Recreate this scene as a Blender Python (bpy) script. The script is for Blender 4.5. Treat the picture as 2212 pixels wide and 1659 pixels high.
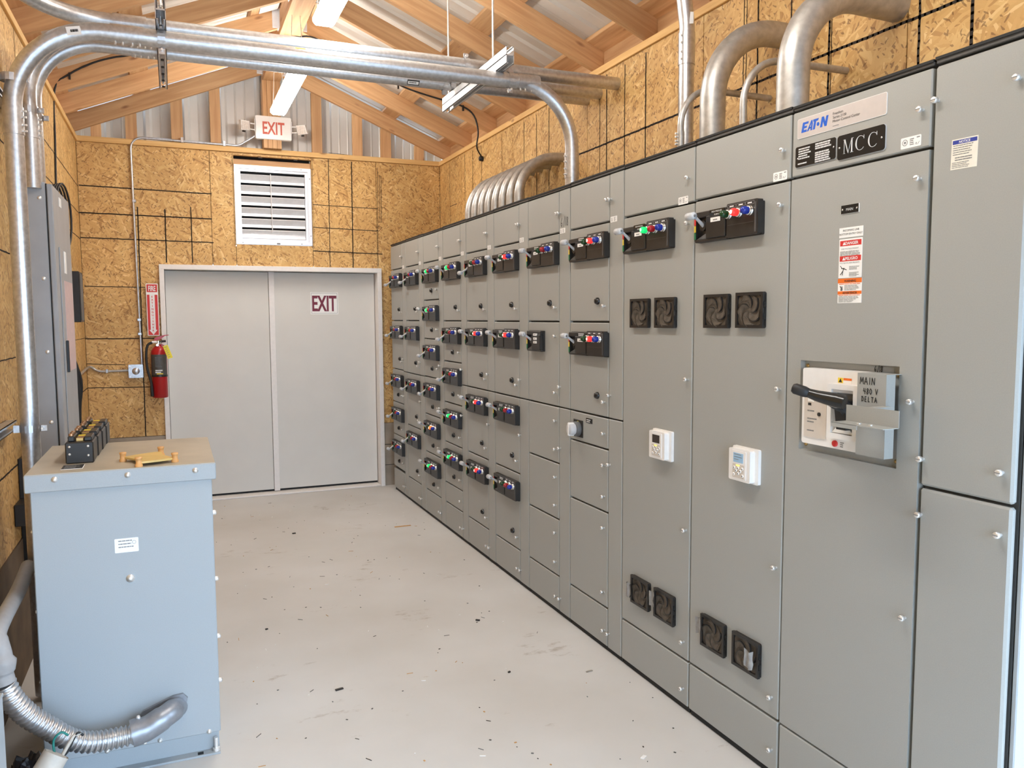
import bpy, bmesh, math, random
from mathutils import Matrix, Vector
from math import sin, cos, pi, radians, sqrt, atan2
S = bpy.context.scene
COL = S.collection
for o in list(bpy.data.objects): bpy.data.objects.remove(o)
RND = random.Random(7)

# ------------------------------------------------------------------ camera
F = 1735.0
CAM = Vector((-1.8838, -0.0632, 1.6240))
YAW, PIT, ROL = 0.397131, -0.0827589, -0.0051992
_f = Vector((sin(YAW)*cos(PIT), cos(YAW)*cos(PIT), sin(PIT)))
_r = Vector((cos(YAW), -sin(YAW), 0)); _u = _r.cross(_f)
RI = _r*cos(ROL) + _u*sin(ROL); UP = -_r*sin(ROL) + _u*cos(ROL); FW = _f
cd = bpy.data.cameras.new('camera'); cam = bpy.data.objects.new('camera', cd); COL.objects.link(cam)
cd.sensor_width = 36.0; cd.lens = 36.0*F/2212; cd.clip_start = 0.02; cd.clip_end = 200
cam.matrix_world = Matrix(((RI.x, UP.x, -FW.x, CAM.x), (RI.y, UP.y, -FW.y, CAM.y), (RI.z, UP.z, -FW.z, CAM.z), (0, 0, 0, 1)))
S.camera = cam
def _ray(px, py):
    return RI*((px-1106)/F) + UP*((829.5-py)/F) + FW
def at_x(px, py, X): d = _ray(px, py); return CAM + d*((X-CAM.x)/d.x)
def at_y(px, py, Y): d = _ray(px, py); return CAM + d*((Y-CAM.y)/d.y)
def at_z(px, py, Z): d = _ray(px, py); return CAM + d*((Z-CAM.z)/d.z)

# ------------------------------------------------------------------ world / exposure
w = bpy.data.worlds.new('World'); S.world = w; w.use_nodes = True
bg = w.node_tree.nodes['Background']
bg.inputs[0].default_value = (0.56, 0.76, 1.0, 1); bg.inputs[1].default_value = 4.3
S.view_settings.view_transform = 'Standard'; S.view_settings.look = 'None'
S.view_settings.exposure = 1.36; S.view_settings.gamma = 1.0
S.view_settings.use_curve_mapping = False
LED = 22.0

# ------------------------------------------------------------------ materials
MATS = {}
def _mat(name):
    m = bpy.data.materials.new(name); m.use_nodes = True; MATS[name] = m
    nt = m.node_tree; b = nt.nodes['Principled BSDF']
    return m, nt, b
def simple(name, col, rough=0.5, metal=0.0, emit=0.0, spec=0.5, noise=0.0, nscale=40.0, bump=0.0, bscale=200.0, ecol=None):
    m, nt, b = _mat(name)
    c = (*col, 1)
    b.inputs['Base Color'].default_value = c; b.inputs['Roughness'].default_value = rough
    b.inputs['Metallic'].default_value = metal; b.inputs['Specular IOR Level'].default_value = spec
    if emit > 0:
        b.inputs['Emission Color'].default_value = (*(ecol or col), 1); b.inputs['Emission Strength'].default_value = emit
    if noise > 0:
        tc = nt.nodes.new('ShaderNodeTexCoord')
        n = nt.nodes.new('ShaderNodeTexNoise'); n.inputs['Scale'].default_value = nscale; n.inputs['Detail'].default_value = 4
        nt.links.new(tc.outputs['Object'], n.inputs['Vector'])
        r = nt.nodes.new('ShaderNodeValToRGB')
        r.color_ramp.elements[0].position = 0.3; r.color_ramp.elements[1].position = 0.7
        r.color_ramp.elements[0].color = (*[x*(1-noise) for x in col], 1)
        r.color_ramp.elements[1].color = (*[min(1, x*(1+noise)) for x in col], 1)
        nt.links.new(n.outputs['Fac'], r.inputs['Fac']); nt.links.new(r.outputs['Color'], b.inputs['Base Color'])
    if bump > 0:
        tc = nt.nodes.new('ShaderNodeTexCoord')
        n = nt.nodes.new('ShaderNodeTexNoise'); n.inputs['Scale'].default_value = bscale; n.inputs['Detail'].default_value = 2
        bp = nt.nodes.new('ShaderNodeBump'); bp.inputs['Strength'].default_value = bump; bp.inputs['Distance'].default_value = 0.002
        nt.links.new(tc.outputs['Object'], n.inputs['Vector'])
        nt.links.new(n.outputs['Fac'], bp.inputs['Height']); nt.links.new(bp.outputs['Normal'], b.inputs['Normal'])
    return m

def osb_material(name='osb'):
    m, nt, b = _mat(name)
    N, L = nt.nodes.new, nt.links.new
    tc = N('ShaderNodeTexCoord'); sep = N('ShaderNodeSeparateXYZ'); L(tc.outputs['Object'], sep.inputs[0])
    add = N('ShaderNodeMath'); add.operation = 'ADD'; L(sep.outputs['X'], add.inputs[0]); L(sep.outputs['Y'], add.inputs[1])
    com = N('ShaderNodeCombineXYZ'); L(add.outputs[0], com.inputs['X']); L(sep.outputs['Z'], com.inputs['Y'])
    dn = N('ShaderNodeTexNoise'); dn.inputs['Scale'].default_value = 9; dn.inputs['Detail'].default_value = 2
    L(com.outputs[0], dn.inputs['Vector'])
    dm = N('ShaderNodeMix'); dm.data_type = 'RGBA'; dm.blend_type = 'LINEAR_LIGHT'; dm.inputs[0].default_value = 0.014
    L(com.outputs[0], dm.inputs[6]); L(dn.outputs['Color'], dm.inputs[7])
    outs = []
    for rot, sx, sy in ((0.45, 13, 80), (1.25, 11, 70), (2.1, 14, 85), (2.75, 12, 65), (0.05, 12, 75), (1.6, 10, 60), (0.9, 58, 150), (2.4, 66, 170)):
        mp = N('ShaderNodeMapping'); mp.inputs['Rotation'].default_value = (0, 0, rot); mp.inputs['Location'].default_value = (rot*3.1, rot*1.7, 0)
        mp2 = N('ShaderNodeMapping'); mp2.inputs['Scale'].default_value = (sx, sy, 1)
        L(dm.outputs[2], mp.inputs['Vector']); L(mp.outputs[0], mp2.inputs['Vector'])
        v = N('ShaderNodeTexVoronoi'); v.voronoi_dimensions = '2D'; v.inputs['Scale'].default_value = 1
        L(mp2.outputs[0], v.inputs['Vector']); sc_ = N('ShaderNodeSeparateColor'); L(v.outputs['Color'], sc_.inputs[0])
        outs.append((sc_.outputs[0], sc_.outputs[1]))
    f2 = outs[5][0]
    for (val, pres), thr in ((outs[4], .5), (outs[3], .6), (outs[2], .66), (outs[1], .7), (outs[0], .74)):
        gq = N('ShaderNodeMath'); gq.operation = 'GREATER_THAN'; L(pres, gq.inputs[0]); gq.inputs[1].default_value = thr
        xq = N('ShaderNodeMix'); xq.data_type = 'FLOAT'; L(gq.outputs[0], xq.inputs[0]); L(f2, xq.inputs[2]); L(val, xq.inputs[3]); f2 = xq.outputs[0]
    r = N('ShaderNodeValToRGB'); cr = r.color_ramp
    cr.elements[0].position = 0.0; cr.elements[0].color = (0.36, 0.185, 0.055, 1)
    cr.elements[1].position = 1.0; cr.elements[1].color = (0.76, 0.53, 0.24, 1)
    for p, c in ((0.08, (0.49, 0.27, 0.088, 1)), (0.25, (0.575, 0.335, 0.115, 1)), (0.6, (0.615, 0.37, 0.135, 1)), (0.9, (0.68, 0.44, 0.17, 1))):
        e = cr.elements.new(p); e.color = c
    L(f2, r.inputs['Fac'])
    # small dark chips
    g = N('ShaderNodeMath'); g.operation = 'GREATER_THAN'; g.inputs[1].default_value = 0.962; 
    mxx = N('ShaderNodeMath'); mxx.operation = 'MAXIMUM'; L(outs[6][0], mxx.inputs[0]); L(outs[7][0], mxx.inputs[1]); L(mxx.outputs[0], g.inputs[0])
    g2 = N('ShaderNodeMath'); g2.operation = 'MULTIPLY'; g2.inputs[1].default_value = 0.6; L(g.outputs[0], g2.inputs[0])
    mx = N('ShaderNodeMix'); mx.data_type = 'RGBA'; mx.blend_type = 'MIX'; mx.inputs[7].default_value = (0.12, 0.045, 0.012, 1)
    L(g2.outputs[0], mx.inputs[0]); L(r.outputs[0], mx.inputs[6])
    big = N('ShaderNodeTexNoise'); big.inputs['Scale'].default_value = 1.6; big.inputs['Detail'].default_value = 3; L(com.outputs[0], big.inputs['Vector'])
    br = N('ShaderNodeMapRange'); br.inputs[1].default_value = 0.3; br.inputs[2].default_value = 0.7; br.inputs[3].default_value = 0.85; br.inputs[4].default_value = 1.12
    L(big.outputs['Fac'], br.inputs[0])
    mul = N('ShaderNodeMix'); mul.data_type = 'RGBA'; mul.blend_type = 'MULTIPLY'; mul.inputs[0].default_value = 1
    L(mx.outputs[2], mul.inputs[6]); L(br.outputs[0], mul.inputs[7])
    L(mul.outputs[2], b.inputs['Base Color'])
    b.inputs['Roughness'].default_value = 0.6
    bp = N('ShaderNodeBump'); bp.inputs['Strength'].default_value = 0.25; bp.inputs['Distance'].default_value = 0.002
    L(f2, bp.inputs['Height']); L(bp.outputs[0], b.inputs['Normal'])
    return m

def wood_material(name, c0, c1):
    m, nt, b = _mat(name)
    N, L = nt.nodes.new, nt.links.new
    tc = N('ShaderNodeTexCoord'); oi = N('ShaderNodeObjectInfo')
    off = N('ShaderNodeMath'); off.operation = 'MULTIPLY'; off.inputs[1].default_value = 37.0; L(oi.outputs['Random'], off.inputs[0])
    va = N('ShaderNodeVectorMath'); va.operation = 'ADD'; L(tc.outputs['Object'], va.inputs[0]); L(off.outputs[0], va.inputs[1])
    mp = N('ShaderNodeMapping'); mp.inputs['Scale'].default_value = (1.3, 22, 22); L(va.outputs[0], mp.inputs['Vector'])
    n = N('ShaderNodeTexNoise'); n.inputs['Scale'].default_value = 1.6; n.inputs['Detail'].default_value = 5; n.inputs['Distortion'].default_value = 0.6
    L(mp.outputs[0], n.inputs['Vector'])
    r = N('ShaderNodeValToRGB'); r.color_ramp.elements[0].position = 0.32; r.color_ramp.elements[0].color = (*c0, 1)
    r.color_ramp.elements[1].position = 0.68; r.color_ramp.elements[1].color = (*c1, 1); L(n.outputs['Fac'], r.inputs['Fac'])
    mp2 = N('ShaderNodeMapping'); mp2.inputs['Scale'].default_value = (3.2, 9, 9); L(va.outputs[0], mp2.inputs['Vector'])
    v = N('ShaderNodeTexVoronoi'); v.inputs['Scale'].default_value = 1.0; L(mp2.outputs[0], v.inputs['Vector'])
    kr = N('ShaderNodeValToRGB'); kr.color_ramp.elements[0].position = 0.05; kr.color_ramp.elements[0].color = (0.75, 0.75, 0.75, 1)
    kr.color_ramp.elements[1].position = 0.14; kr.color_ramp.elements[1].color = (0, 0, 0, 1); L(v.outputs['Distance'], kr.inputs['Fac'])
    mx = N('ShaderNodeMix'); mx.data_type = 'RGBA'; mx.inputs[7].default_value = (0.20, 0.07, 0.025, 1)
    L(kr.outputs[0], mx.inputs[0]); L(r.outputs[0], mx.inputs[6])
    br = N('ShaderNodeMapRange'); br.inputs[3].default_value = 0.82; br.inputs[4].default_value = 1.12; L(oi.outputs['Random'], br.inputs[0])
    mul = N('ShaderNodeMix'); mul.data_type = 'RGBA'; mul.blend_type = 'MULTIPLY'; mul.inputs[0].default_value = 1
    L(mx.outputs[2], mul.inputs[6]); L(br.outputs[0], mul.inputs[7]); L(mul.outputs[2], b.inputs['Base Color'])
    b.inputs['Roughness'].default_value = 0.65
    return m

def floor_material():
    m, nt, b = _mat('concrete_floor')
    N, L = nt.nodes.new, nt.links.new
    tc = N('ShaderNodeTexCoord')
    n1 = N('ShaderNodeTexNoise'); n1.inputs['Scale'].default_value = 1.1; n1.inputs['Detail'].default_value = 6; L(tc.outputs['Object'], n1.inputs['Vector'])
    r1 = N('ShaderNodeValToRGB'); r1.color_ramp.elements[0].position = 0.3; r1.color_ramp.elements[0].color = (0.55, 0.525, 0.49, 1)
    r1.color_ramp.elements[1].position = 0.7; r1.color_ramp.elements[1].color = (0.645, 0.63, 0.61, 1); L(n1.outputs['Fac'], r1.inputs['Fac'])
    n2 = N('ShaderNodeTexNoise'); n2.inputs['Scale'].default_value = 14; n2.inputs['Detail'].default_value = 8; n2.inputs['Roughness'].default_value = 0.75
    mp = N('ShaderNodeMapping'); mp.inputs['Scale'].default_value = (0.6, 1.3, 1); L(tc.outputs['Object'], mp.inputs['Vector']); L(mp.outputs[0], n2.inputs['Vector'])
    n3 = N('ShaderNodeTexNoise'); n3.inputs['Scale'].default_value = 2.0; n3.inputs['Detail'].default_value = 3; L(tc.outputs['Object'], n3.inputs['Vector'])
    mm = N('ShaderNodeMath'); mm.operation = 'MULTIPLY'; L(n2.outputs['Fac'], mm.inputs[0]); L(n3.outputs['Fac'], mm.inputs[1])
    r2 = N('ShaderNodeValToRGB'); r2.color_ramp.elements[0].position = 0.345; r2.color_ramp.elements[0].color = (0, 0, 0, 1)
    r2.color_ramp.elements[1].position = 0.44; r2.color_ramp.elements[1].color = (0.55, 0.55, 0.55, 1); L(mm.outputs[0], r2.inputs['Fac'])
    mx = N('ShaderNodeMix'); mx.data_type = 'RGBA'; mx.inputs[7].default_value = (0.27, 0.20, 0.14, 1)
    L(r2.outputs[0], mx.inputs[0]); L(r1.outputs[0], mx.inputs[6]); L(mx.outputs[2], b.inputs['Base Color'])
    b.inputs['Roughness'].default_value = 0.55; b.inputs['Specular IOR Level'].default_value = 0.3
    bp = N('ShaderNodeBump'); bp.inputs['Strength'].default_value = 0.08; L(n2.outputs['Fac'], bp.inputs['Height']); L(bp.outputs[0], b.inputs['Normal'])

osb_material(); floor_material()
wood_material('pine', (0.50, 0.27, 0.12), (0.66, 0.40, 0.20))
wood_material('plate_pine', (0.62, 0.36, 0.125), (0.74, 0.48, 0.20))
simple('mcc', (0.352, 0.352, 0.330), 0.42, noise=0.03, nscale=300, bump=0.05, bscale=900)
simple('mcc_body', (0.05, 0.05, 0.048), 0.6, noise=0.1)
simple('gap_black', (0.012, 0.012, 0.012), 0.7, noise=0.1)
simple('channel_dark', (0.075, 0.07, 0.065), 0.5, noise=0.1)
simple('xfmr', (0.36, 0.385, 0.40), 0.45, noise=0.03, nscale=300, bump=0.05, bscale=900)
simple('xfmr_top', (0.40, 0.355, 0.28), 0.42, noise=0.12, nscale=6)
simple('panel_gray', (0.34, 0.34, 0.345), 0.45, noise=0.06, nscale=8)
simple('black_plastic', (0.018, 0.016, 0.015), 0.38, noise=0.15)
simple('black_gloss', (0.012, 0.012, 0.012), 0.2, noise=0.1)
simple('black_rubber', (0.014, 0.014, 0.015), 0.55, noise=0.1)
simple('dark_gray', (0.10, 0.10, 0.10), 0.5, noise=0.1)
simple('fan_dust', (0.075, 0.058, 0.042), 0.7, noise=0.45, nscale=45)
simple('film', (0.30, 0.29, 0.28), 0.35, noise=0.3, nscale=30)
simple('chrome', (0.82, 0.82, 0.82), 0.18, 1.0, noise=0.05)
simple('screw_zinc', (0.82, 0.80, 0.77), 0.35, 0.6, noise=0.1)
simple('galv', (0.60, 0.60, 0.61), 0.34, 0.9, noise=0.14, nscale=60)
simple('galv_dull', (0.40, 0.37, 0.33), 0.48, 0.75, noise=0.2, nscale=25)
simple('galv_matte', (0.50, 0.485, 0.46), 0.42, 0.75, noise=0.16, nscale=35)
simple('strut_bright', (0.80, 0.80, 0.80), 0.38, 0.6, noise=0.04)
simple('alum', (0.82, 0.83, 0.86), 0.35, 0.55, noise=0.04)
simple('sheet_metal', (0.66, 0.62, 0.56), 0.42, 0.1, noise=0.07, nscale=3)
simple('siding', (0.62, 0.60, 0.57), 0.4, 0.1, noise=0.05, nscale=4)
simple('white_door', (0.67, 0.645, 0.60), 0.5, noise=0.02, nscale=5)
simple('white_frame', (0.80, 0.76, 0.73), 0.45, noise=0.03)
simple('white_plastic', (0.82, 0.80, 0.78), 0.35, noise=0.02)
simple('white_label', (0.85, 0.84, 0.82), 0.5, noise=0.02)
simple('paper_cream', (0.80, 0.76, 0.66), 0.6, noise=0.04)
simple('name_plate', (0.60, 0.545, 0.515), 0.35, 0.2, noise=0.03)
simple('logo_blue', (0.005, 0.10, 0.55), 0.4, noise=0.02)
simple('print_black', (0.02, 0.02, 0.02), 0.6, noise=0.05)
simple('print_gray', (0.22, 0.22, 0.22), 0.6, noise=0.05)
simple('print_white', (0.8, 0.8, 0.8), 0.5, noise=0.02)
simple('engraved_white', (0.62, 0.62, 0.62), 0.4, noise=0.02)
simple('label_red', (0.62, 0.03, 0.025), 0.5, noise=0.03)
simple('label_orange', (0.80, 0.16, 0.015), 0.5, noise=0.03)
simple('label_blue', (0.03, 0.05, 0.30), 0.5, noise=0.03)
simple('label_yellow', (0.85, 0.62, 0.05), 0.5, noise=0.03)
simple('label_green', (0.02, 0.20, 0.07), 0.5, noise=0.03)
simple('exit_maroon', (0.17, 0.012, 0.035), 0.5, noise=0.03)
simple('fire_red', (0.42, 0.008, 0.012), 0.28, noise=0.05)
simple('lever_gray', (0.52, 0.52, 0.53), 0.35, noise=0.04)
simple('lens_red', (0.35, 0.012, 0.02), 0.15, noise=0.05)
simple('lens_blue', (0.012, 0.03, 0.28), 0.15, noise=0.05)
simple('lens_green', (0.008, 0.05, 0.015), 0.15, noise=0.05)
simple('lens_red_lit', (0.9, 0.03, 0.02), 0.2, emit=0.42, ecol=(1, 0.03, 0.03))
simple('lens_orange_lit', (0.9, 0.12, 0.02), 0.2, emit=0.5, ecol=(1, 0.16, 0.02))
simple('lens_green_lit', (0.01, 0.6, 0.12), 0.2, emit=0.26, ecol=(0.01, 0.8, 0.22))
simple('hot_core', (1, 0.8, 0.7), 0.3, emit=0.9, ecol=(1, 0.62, 0.5))
simple('green_core', (0.5, 1, 0.6), 0.3, emit=0.4, ecol=(0.45, 1, 0.6))
simple('lcd_blue', (0.28, 0.42, 0.56), 0.2, emit=0.06, ecol=(0.4, 0.65, 0.9))
simple('lcd_off', (0.06, 0.05, 0.045), 0.2, noise=0.05)
simple('led_yellow', (0.9, 0.8, 0.2), 0.3, emit=0.35, ecol=(1, 0.85, 0.2))
simple('light_lens', (1, 1, 1), 0.4, emit=LED, ecol=(1.0, 0.98, 0.935))
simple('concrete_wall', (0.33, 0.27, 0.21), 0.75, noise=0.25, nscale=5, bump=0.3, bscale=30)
simple('pvc', (0.55, 0.49, 0.42), 0.5, noise=0.06)
simple('pvc_gray', (0.36, 0.34, 0.33), 0.5, noise=0.06)
simple('bag_black', (0.012, 0.012, 0.016), 0.12, noise=0.1)
simple('bakelite_yellow', (0.62, 0.43, 0.14), 0.45, noise=0.08, nscale=20)
simple('standoff_orange', (0.66, 0.34, 0.12), 0.5, noise=0.1)
simple('copper', (0.45, 0.24, 0.12), 0.35, 0.7, noise=0.2)
simple('tag_yellow', (0.85, 0.72, 0.03), 0.5, noise=0.04)
simple('wire_green', (0.01, 0.18, 0.15), 0.5, noise=0.05)
simple('brass', (0.55, 0.36, 0.14), 0.3, 0.9, noise=0.05)
simple('breaker_beige', (0.62, 0.56, 0.50), 0.5, noise=0.03)
simple('ink', (0.022, 0.014, 0.009), 0.8, noise=0.2)
simple('exit_red', (0.60, 0.10, 0.06), 0.5, noise=0.03)
simple('zinc_cast', (0.30, 0.31, 0.335), 0.38, 0.55, noise=0.1, nscale=50)
simple('shaded_stem', (0.13, 0.085, 0.05), 0.8, noise=0.3, nscale=6, bump=0.3, bscale=30)  # left stem's shade put into a darker brown
simple('label_reflection', (0.60, 0.43, 0.41), 0.5, noise=0.06)  # pink reflection on the glossy label put into its colour
simple('sawdust', (0.50, 0.27, 0.10), 0.9, noise=0.2)
simple('reflector', (0.75, 0.70, 0.66), 0.25, 0.3, noise=0.15, nscale=90)
simple('ground_out', (0.36, 0.36, 0.36), 0.9, noise=0.2)

# ------------------------------------------------------------------ text cache (built once)
TXT = {}
def prebuild(strings):
    tmp = []
    for s in strings:
        for bold in (0, 1):
            c = bpy.data.curves.new('t', 'FONT'); c.body = s; c.size = 1.0; c.resolution_u = 2
            if bold: c.offset = 0.022
            o = bpy.data.objects.new('t', c); COL.objects.link(o); tmp.append((s, bold, o))
    dg = bpy.context.evaluated_depsgraph_get()
    for s, bold, o in tmp:
        me = bpy.data.meshes.new_from_object(o.evaluated_get(dg))
        vs = [(v.co.x, v.co.y) for v in me.vertices]; fs = [tuple(p.vertices) for p in me.polygons]
        TXT[(s, bold)] = (vs, fs); bpy.data.meshes.remove(me)
    for s, bold, o in tmp:
        c = o.data; bpy.data.objects.remove(o); bpy.data.curves.remove(c)
prebuild(['EXIT', 'FIRE', 'E', 'X', 'T', 'I', 'N', 'G', 'U', 'S', 'H', 'R', 'Freedom', 'Series 2100', 'Motor Control Center', 'MAIN', 'NOTICE',
          'DANGER', 'PELIGRO', 'WARNING', 'ADVERTENCIA', 'INCOMING LINE', 'BOTTOM ENTRY ONLY', 'LINE VOLTAGE PRESENT', 'HIGH PRESSURE', 'PUMP 1', 'PUMP 2',
          'VOLTAJE DE LINEA PRESENTE', 'UL'])

# ------------------------------------------------------------------ mesh builder
class Fr:
    """local frame: u along the surface, v up, n out of the surface"""
    def __init__(s, o, u, v, n): s.o, s.u, s.v, s.n = Vector(o), Vector(u), Vector(v), Vector(n)
    def __call__(s, a, b, c=0.0): return s.o + s.u*a + s.v*b + s.n*c
def mccf(y, z, x=0.0): return Fr((x, y, z), (0, -1, 0), (0, 0, 1), (-1, 0, 0))
def farf(x, z, y): return Fr((x, y, z), (1, 0, 0), (0, 0, 1), (0, -1, 0))
LOC = mccf(0, 0)

class MB:
    def __init__(s): s.v = []; s.f = []; s.m = []; s.sm = []; s.names = []
    def mi(s, name):
        if name not in s.names: s.names.append(name)
        return s.names.index(name)
    def add(s, vs, fs, mat, smooth=False):
        b = len(s.v); s.v += [Vector(p) for p in vs]; k = s.mi(mat)
        for f in fs: s.f.append([b+i for i in f]); s.m.append(k); s.sm.append(smooth)
    def box(s, x0, x1, y0, y1, z0, z1, mat, bev=0.0, fr=None):
        if x0 > x1: x0, x1 = x1, x0
        if y0 > y1: y0, y1 = y1, y0
        if z0 > z1: z0, z1 = z1, z0
        T = fr if fr else (lambda a, b, c: Vector((a, b, c)))
        if bev <= 0:
            vs = [T(x, y, z) for x in (x0, x1) for y in (y0, y1) for z in (z0, z1)]
            s.add(vs, [(0, 1, 3, 2), (4, 6, 7, 5), (0, 4, 5, 1), (2, 3, 7, 6), (0, 2, 6, 4), (1, 5, 7, 3)], mat); return
        bev = min(bev, (x1-x0)*.45, (y1-y0)*.45, (z1-z0)*.45)
        vs = []; idx = {}
        for i, x in enumerate((x0, x1)):
            for j, y in enumerate((y0, y1)):
                for k, z in enumerate((z0, z1)):
                    sx, sy, sz = (1, -1)[i], (1, -1)[j], (1, -1)[k]
                    idx[i, j, k] = len(vs)
                    vs += [T(x, y+sy*bev, z+sz*bev), T(x+sx*bev, y, z+sz*bev), T(x+sx*bev, y+sy*bev, z)]
        fs = []
        for i in (0, 1): fs.append([idx[i, j, k]+0 for j, k in ((0, 0), (1, 0), (1, 1), (0, 1))])
        for j in (0, 1): fs.append([idx[i, j, k]+1 for i, k in ((0, 0), (1, 0), (1, 1), (0, 1))])
        for k in (0, 1): fs.append([idx[i, j, k]+2 for i, j in ((0, 0), (1, 0), (1, 1), (0, 1))])
        for i in (0, 1):
            for j in (0, 1): fs.append([idx[i, j, 0]+0, idx[i, j, 1]+0, idx[i, j, 1]+1, idx[i, j, 0]+1])
        for i in (0, 1):
            for k in (0, 1): fs.append([idx[i, 0, k]+0, idx[i, 1, k]+0, idx[i, 1, k]+2, idx[i, 0, k]+2])
        for j in (0, 1):
            for k in (0, 1): fs.append([idx[0, j, k]+1, idx[1, j, k]+1, idx[1, j, k]+2, idx[0, j, k]+2])
        for q in idx.values(): fs.append([q, q+1, q+2])
        s.add(vs, fs, mat)
    def prism(s, pts, d0, d1, mat, fr):
        """polygon pts (u,v) in frame, extruded from d0 to d1 along n"""
        n = len(pts)
        vs = [fr(a, b, d0) for a, b in pts] + [fr(a, b, d1) for a, b in pts]
        fs = [list(range(n)), list(range(2*n-1, n-1, -1))] + [[i, (i+1) % n, n+(i+1) % n, n+i] for i in range(n)]
        s.add(vs, fs, mat)
    def rrect(s, u0, u1, v0, v1, r, d0, d1, mat, fr, n=4):
        if u0 > u1: u0, u1 = u1, u0
        if v0 > v1: v0, v1 = v1, v0
        pts = []
        for cx, cy, a0 in ((u1-r, v1-r, 0), (u0+r, v1-r, pi/2), (u0+r, v0+r, pi), (u1-r, v0+r, 1.5*pi)):
            for i in range(n+1):
                a = a0+i*pi/2/n; pts.append((cx+r*cos(a), cy+r*sin(a)))
        s.prism(pts, d0, d1, mat, fr)
    def ring(s, u0, u1, v0, v1, t, d0, d1, mat, fr):
        for a, b, c, d in ((u0, u1, v1-t, v1), (u0, u1, v0, v0+t), (u0, u0+t, v0+t, v1-t), (u1-t, u1, v0+t, v1-t)):
            s.box(a, b, c, d, d0, d1, mat, fr=fr)
    def cyl(s, p0, p1, r, mat, n=12, r2=None, caps=True):
        s.tube([p0, p1], r, mat, n, radii=[r, r if r2 is None else r2], caps=caps)
    def tube(s, pts, r, mat, n=12, radii=None, caps=True, smooth=True):
        pts = [Vector(p) for p in pts]
        T = []
        for i in range(len(pts)):
            a = pts[max(i-1, 0)]; b = pts[min(i+1, len(pts)-1)]
            T.append((b-a).normalized())
        ref = Vector((0, 0, 1)) if abs(T[0].z) < .9 else Vector((1, 0, 0))
        e1 = T[0].cross(ref).normalized(); rings = []
        for i, p in enumerate(pts):
            e1 = (e1 - T[i]*e1.dot(T[i])).normalized(); e2 = T[i].cross(e1)
            rr = radii[i] if radii else r
            rings.append([p + (e1*cos(2*pi*k/n) + e2*sin(2*pi*k/n))*rr for k in range(n)])
        vs = [q for rg in rings for q in rg]; fs = []
        for i in range(len(pts)-1):
            for k in range(n): fs.append((i*n+k, i*n+(k+1) % n, (i+1)*n+(k+1) % n, (i+1)*n+k))
        s.add(vs, fs, mat, smooth)
        if caps:
            s.add(rings[0], [list(range(n))], mat); s.add(rings[-1], [list(range(n))], mat)
    def lathe(s, prof, o, axis, mat, n=16, smooth=True):
        """prof: list of (distance along axis, radius)"""
        axis = Vector(axis).normalized(); o = Vector(o)
        s.tube([o+axis*d for d, r in prof], 0, mat, n, radii=[max(r, 1e-4) for d, r in prof], smooth=smooth)
    def text(s, string, fr, u, v, size, mat, d=0.0006, bold=0, align='c', sx=1.0, shear=0.0):
        vs, fs = TXT[(string, bold)]
        x0 = min(a for a, b in vs); x1 = max(a for a, b in vs)
        ox = {'c': -(x0+x1)/2, 'l': -x0, 'r': -x1}[align]
        s.add([fr(u+((a+ox)*sx+b*shear)*size, v+b*size, d) for a, b in vs], fs, mat)
    def strokes(s, lines, fr, wd, mat, d=0.0008):
        for ln in lines:
            for (a, b), (c, e) in zip(ln, ln[1:]):
                L = sqrt((c-a)**2+(e-b)**2) or 1e-6; nx, ny = -(e-b)/L*wd/2, (c-a)/L*wd/2; tx, ty = (c-a)/L*wd*.4, (e-b)/L*wd*.4
                s.add([fr(a-tx+nx, b-ty+ny, d), fr(a-tx-nx, b-ty-ny, d), fr(c+tx-nx, e+ty-ny, d), fr(c+tx+nx, e+ty+ny, d)], [(0, 1, 2, 3)], mat)
    def bars(s, fr, u0, u1, v, n, pitch, h, mat, d=0.0006, seed=1, ragged=.35):
        rr = random.Random(seed)
        for i in range(n):
            e = u1 - (u1-u0)*ragged*rr.random(); a = u0
            while a < e:
                b = min(e, a + (u1-u0)*(.08+.18*rr.random()))
                s.box(a, b, v-i*pitch-h, v-i*pitch, 0.0002, d, mat, fr=fr); a = b + (u1-u0)*.022
    def mesh(s, name):
        bm = bmesh.new(); vv = [bm.verts.new(p) for p in s.v]
        for f, m, q in zip(s.f, s.m, s.sm):
            try: fc = bm.faces.new([vv[i] for i in f])
            except ValueError: continue
            fc.material_index = m; fc.smooth = q
        bmesh.ops.recalc_face_normals(bm, faces=bm.faces)
        me = bpy.data.meshes.new(name); bm.to_mesh(me); bm.free()
        for nme in s.names: me.materials.append(MATS[nme])
        return me
    def build(s, name, parent=None, mtx=None): return put(name, s.mesh(name), parent, mtx)

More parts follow.
